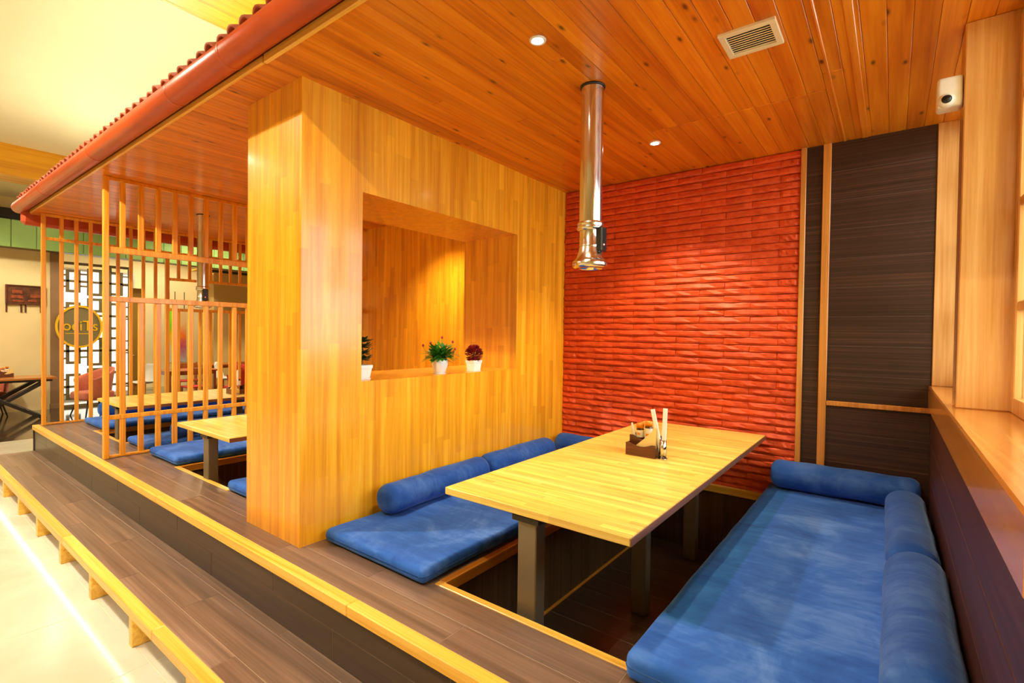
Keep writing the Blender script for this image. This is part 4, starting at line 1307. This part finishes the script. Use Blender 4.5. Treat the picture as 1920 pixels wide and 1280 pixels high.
def shell_chair(loc, rz, label):
    c = thing('shell_chair', label, 'chair', loc, rz, 'white shell chairs')
    mb_ = MB()
    prof_ = [(-0.22, 0.45), (-0.15, 0.43), (0.0, 0.42), (0.13, 0.44), (0.20, 0.52), (0.235, 0.66), (0.25, 0.80), (0.245, 0.86)]
    wd = [0.20, 0.22, 0.235, 0.235, 0.23, 0.22, 0.18, 0.12]
    vs, fs2 = [], []
    for th in (0, 0.012):
        for (p, w_) in zip(prof_, wd):
            for i in range(7):
                u = -1 + i / 3
                vs.append((u * w_, p[0] - 0.06 * u * u * (1 if p[1] > 0.5 else 0) - th * (1 if p[1] > 0.5 else 0), p[1] + 0.05 * u * u * (1 if p[1] < 0.5 else 0) + th * (1 if p[1] < 0.5 else 0)))
    N = len(prof_) * 7
    for o_ in (0, N):
        for j in range(len(prof_) - 1):
            for i in range(6):
                a = o_ + j * 7 + i
                fs2.append((a, a + 1, a + 8, a + 7))
    rim = [i for i in range(7)] + [j * 7 + 6 for j in range(1, 8)] + [49 + i for i in range(5, -1, -1)] + [j * 7 for j in range(6, 0, -1)]
    for i in range(len(rim)):
        a, b2 = rim[i], rim[(i + 1) % len(rim)]
        fs2.append((a, b2, b2 + N, a + N))
    mb_.add(vs, fs2, True)
    part(c, 'shell', mb_, 'white_plastic', False, True)
    for sx in (-1, 1):
        for sy in (-1, 1):
            part(c, 'leg', MB().tube([(sx * 0.12, sy * 0.12, 0.425), (sx * 0.22, sy * 0.22, 0.0)], 0.013, 8, True, [0.018, 0.010]), 'chair_wood')
    part(c, 'brace', MB().bar((-0.15, -0.15, 0.28), (0.15, 0.15, 0.28), 0.008).bar((-0.15, 0.15, 0.28), (0.15, -0.15, 0.28), 0.008), 'black_metal')
    return c
shell_chair((-13.2, 3.88, FLOOR), 0.5, 'white shell chair with wooden legs by the yellow door')
shell_chair((-12.9, 5.45, FLOOR), 2.4, 'white shell chair at the dark dining table')
def plain_table(x0, x1, y0, y1, label):
    tt = thing('dining_table', label, 'table', ((x0 + x1) / 2, (y0 + y1) / 2, FLOOR), 0, 'hall dining tables')
    part(tt, 'tabletop', MB().box(x0, x1, y0, y1, 0.185, 0.22, 0.004), 'chair_wood', True)
    part(tt, 'apron', MB().box(x0 + 0.06, x1 - 0.06, y0 + 0.06, y1 - 0.06, 0.12, 0.185), 'chair_wood', True)
    for xx in (x0 + 0.08, x1 - 0.08):
        for yy in (y0 + 0.08, y1 - 0.08):
            part(tt, 'leg', MB().box(xx - 0.025, xx + 0.025, yy - 0.025, yy + 0.025, FLOOR, 0.185, 0.003), 'chair_wood', True)
    part(tt, 'stretcher', MB().box(x0 + 0.1, x1 - 0.1, y0 + 0.07, y0 + 0.09, FLOOR + 0.2, FLOOR + 0.23), 'chair_wood', True)
plain_table(-12.9, -12.15, 3.95, 5.0, 'brown wooden dining table beyond the slatted screens')
plain_table(-14.6, -13.8, 5.3, 6.5, 'brown wooden dining table in front of the poster wall')
def wood_chair(loc, rz, label):
    c = thing('wooden_chair', label, 'chair', loc, rz, 'brown wooden chairs')
    part(c, 'seat', MB().box(-0.21, 0.21, -0.21, 0.21, 0.42, 0.45, 0.008), 'red_fabric')
    part(c, 'backrest', MB().box(-0.2, 0.2, 0.19, 0.215, 0.70, 0.84, 0.006), 'chair_wood')
    part(c, 'backrest_slat', MB().box(-0.2, 0.2, 0.19, 0.21, 0.56, 0.60, 0.004), 'chair_wood')
    for sx in (-1, 1):
        part(c, 'leg', MB().box(sx * 0.19 - 0.018, sx * 0.19 + 0.018, -0.2, -0.165, 0, 0.42, 0.003), 'chair_wood')
        part(c, 'leg', MB().box(sx * 0.2 - 0.018, sx * 0.2 + 0.018, 0.19, 0.225, 0, 0.86, 0.003), 'chair_wood')
wood_chair((-11.75, 4.35, FLOOR), -PI / 2, 'brown wooden chair on the near side of the dining table')
wood_chair((-13.25, 4.75, FLOOR), PI / 2 - 0.2, 'brown wooden chair on the far side of the dining table')
wood_chair((-13.5, 5.9, FLOOR), -PI / 2, 'brown wooden chair facing the poster wall')
# yellow door leaf, poster, beam
dr = tag(bpy.data.objects.new('door_1', None), 'yellow-brown door standing open beside the fretwork screen', None, None, 'structure')
COL.objects.link(dr)
dr.location = (-14.0, 3.95, FLOOR)
part(dr, 'leaf', MB().box(-14.04, -14.0, 3.80, 4.08, FLOOR, 2.05, 0.004), 'far_door_wood', True)
part(dr, 'handle', MB().tube([(-13.99, 3.84, 0.5), (-13.95, 3.84, 0.5), (-13.95, 3.92, 0.5)], 0.01, 8), 'stainless', True)
po = thing('wall_poster', 'tall colourful green and orange poster on the far cream wall', 'poster', (-16.59, 5.62, 0.95))
part(po, 'sheet', MB().box(0, 0.012, -0.25, 0.27, -0.80, 0.72), 'poster_print')
part(po, 'top_rod', MB().box(0, 0.025, -0.27, 0.29, 0.72, 0.745, 0.004), 'black_metal')
for yy in (-0.02, 0.22):
    part(po, 'cord', MB().box(0, 0.01, yy - 0.008, yy + 0.008, 0.745, 1.25), 'black_metal')
fbm = thing('timber_fascia', 'orange timber fascia of the opposite canopy, seen high through the screens', 'fascia', (-14.6, 7.5, 2.7))
for k in range(3):
    part(fbm, 'board', MB().box(-14.62, -14.58, 5.62, 9.9, 2.72 + 0.2 * k + G, 2.72 + 0.2 * (k + 1) - G, 0.003), 'beam_wood', True)
part(fbm, 'drip_edge', MB().box(-14.66, -14.55, 5.6, 9.9, 2.66, 2.72, 0.003), 'black_metal', True)
part(fbm, 'soffit', MB().box(-15.59, -14.62, 5.62, 9.9, 2.74, 2.76), 'beam_wood', True)
sw = thing('wall_switch', 'small white and black switch plate on the tan wall', 'switch', (-15.59, 7.35, 1.75))
part(sw, 'plate', MB().box(0, 0.012, -0.1, 0.1, -0.05, 0.06, 0.003), 'white_plastic')
part(sw, 'display', MB().box(0.012, 0.016, -0.02, 0.08, -0.035, 0.03, 0.002), 'black_plastic')

# hedge outside the window
hg = thing('hedge', 'green hedge outside the window', 'hedge', (3.2, 5.5, FLOOR - 0.2))
mb = MB()
hr = random.Random(9)
for i in range(900):
    base = Vector((hr.uniform(-0.4, 0.4), hr.uniform(-4.0, 4.0), hr.uniform(0.0, 1.7)))
    leaf(mb, base, Vector((hr.uniform(-1, 0.2), hr.uniform(-1, 1), hr.uniform(-0.3, 1))), hr.uniform(0.15, 0.3), hr.uniform(0.08, 0.14), 0.2)
tag(part(hg, 'foliage', mb, 'hedge_green'), kind='stuff')
part(hg, 'stem', MB().box(-0.2, 0.2, -3.9, 3.9, 0, 1.4), 'leaf_dark')
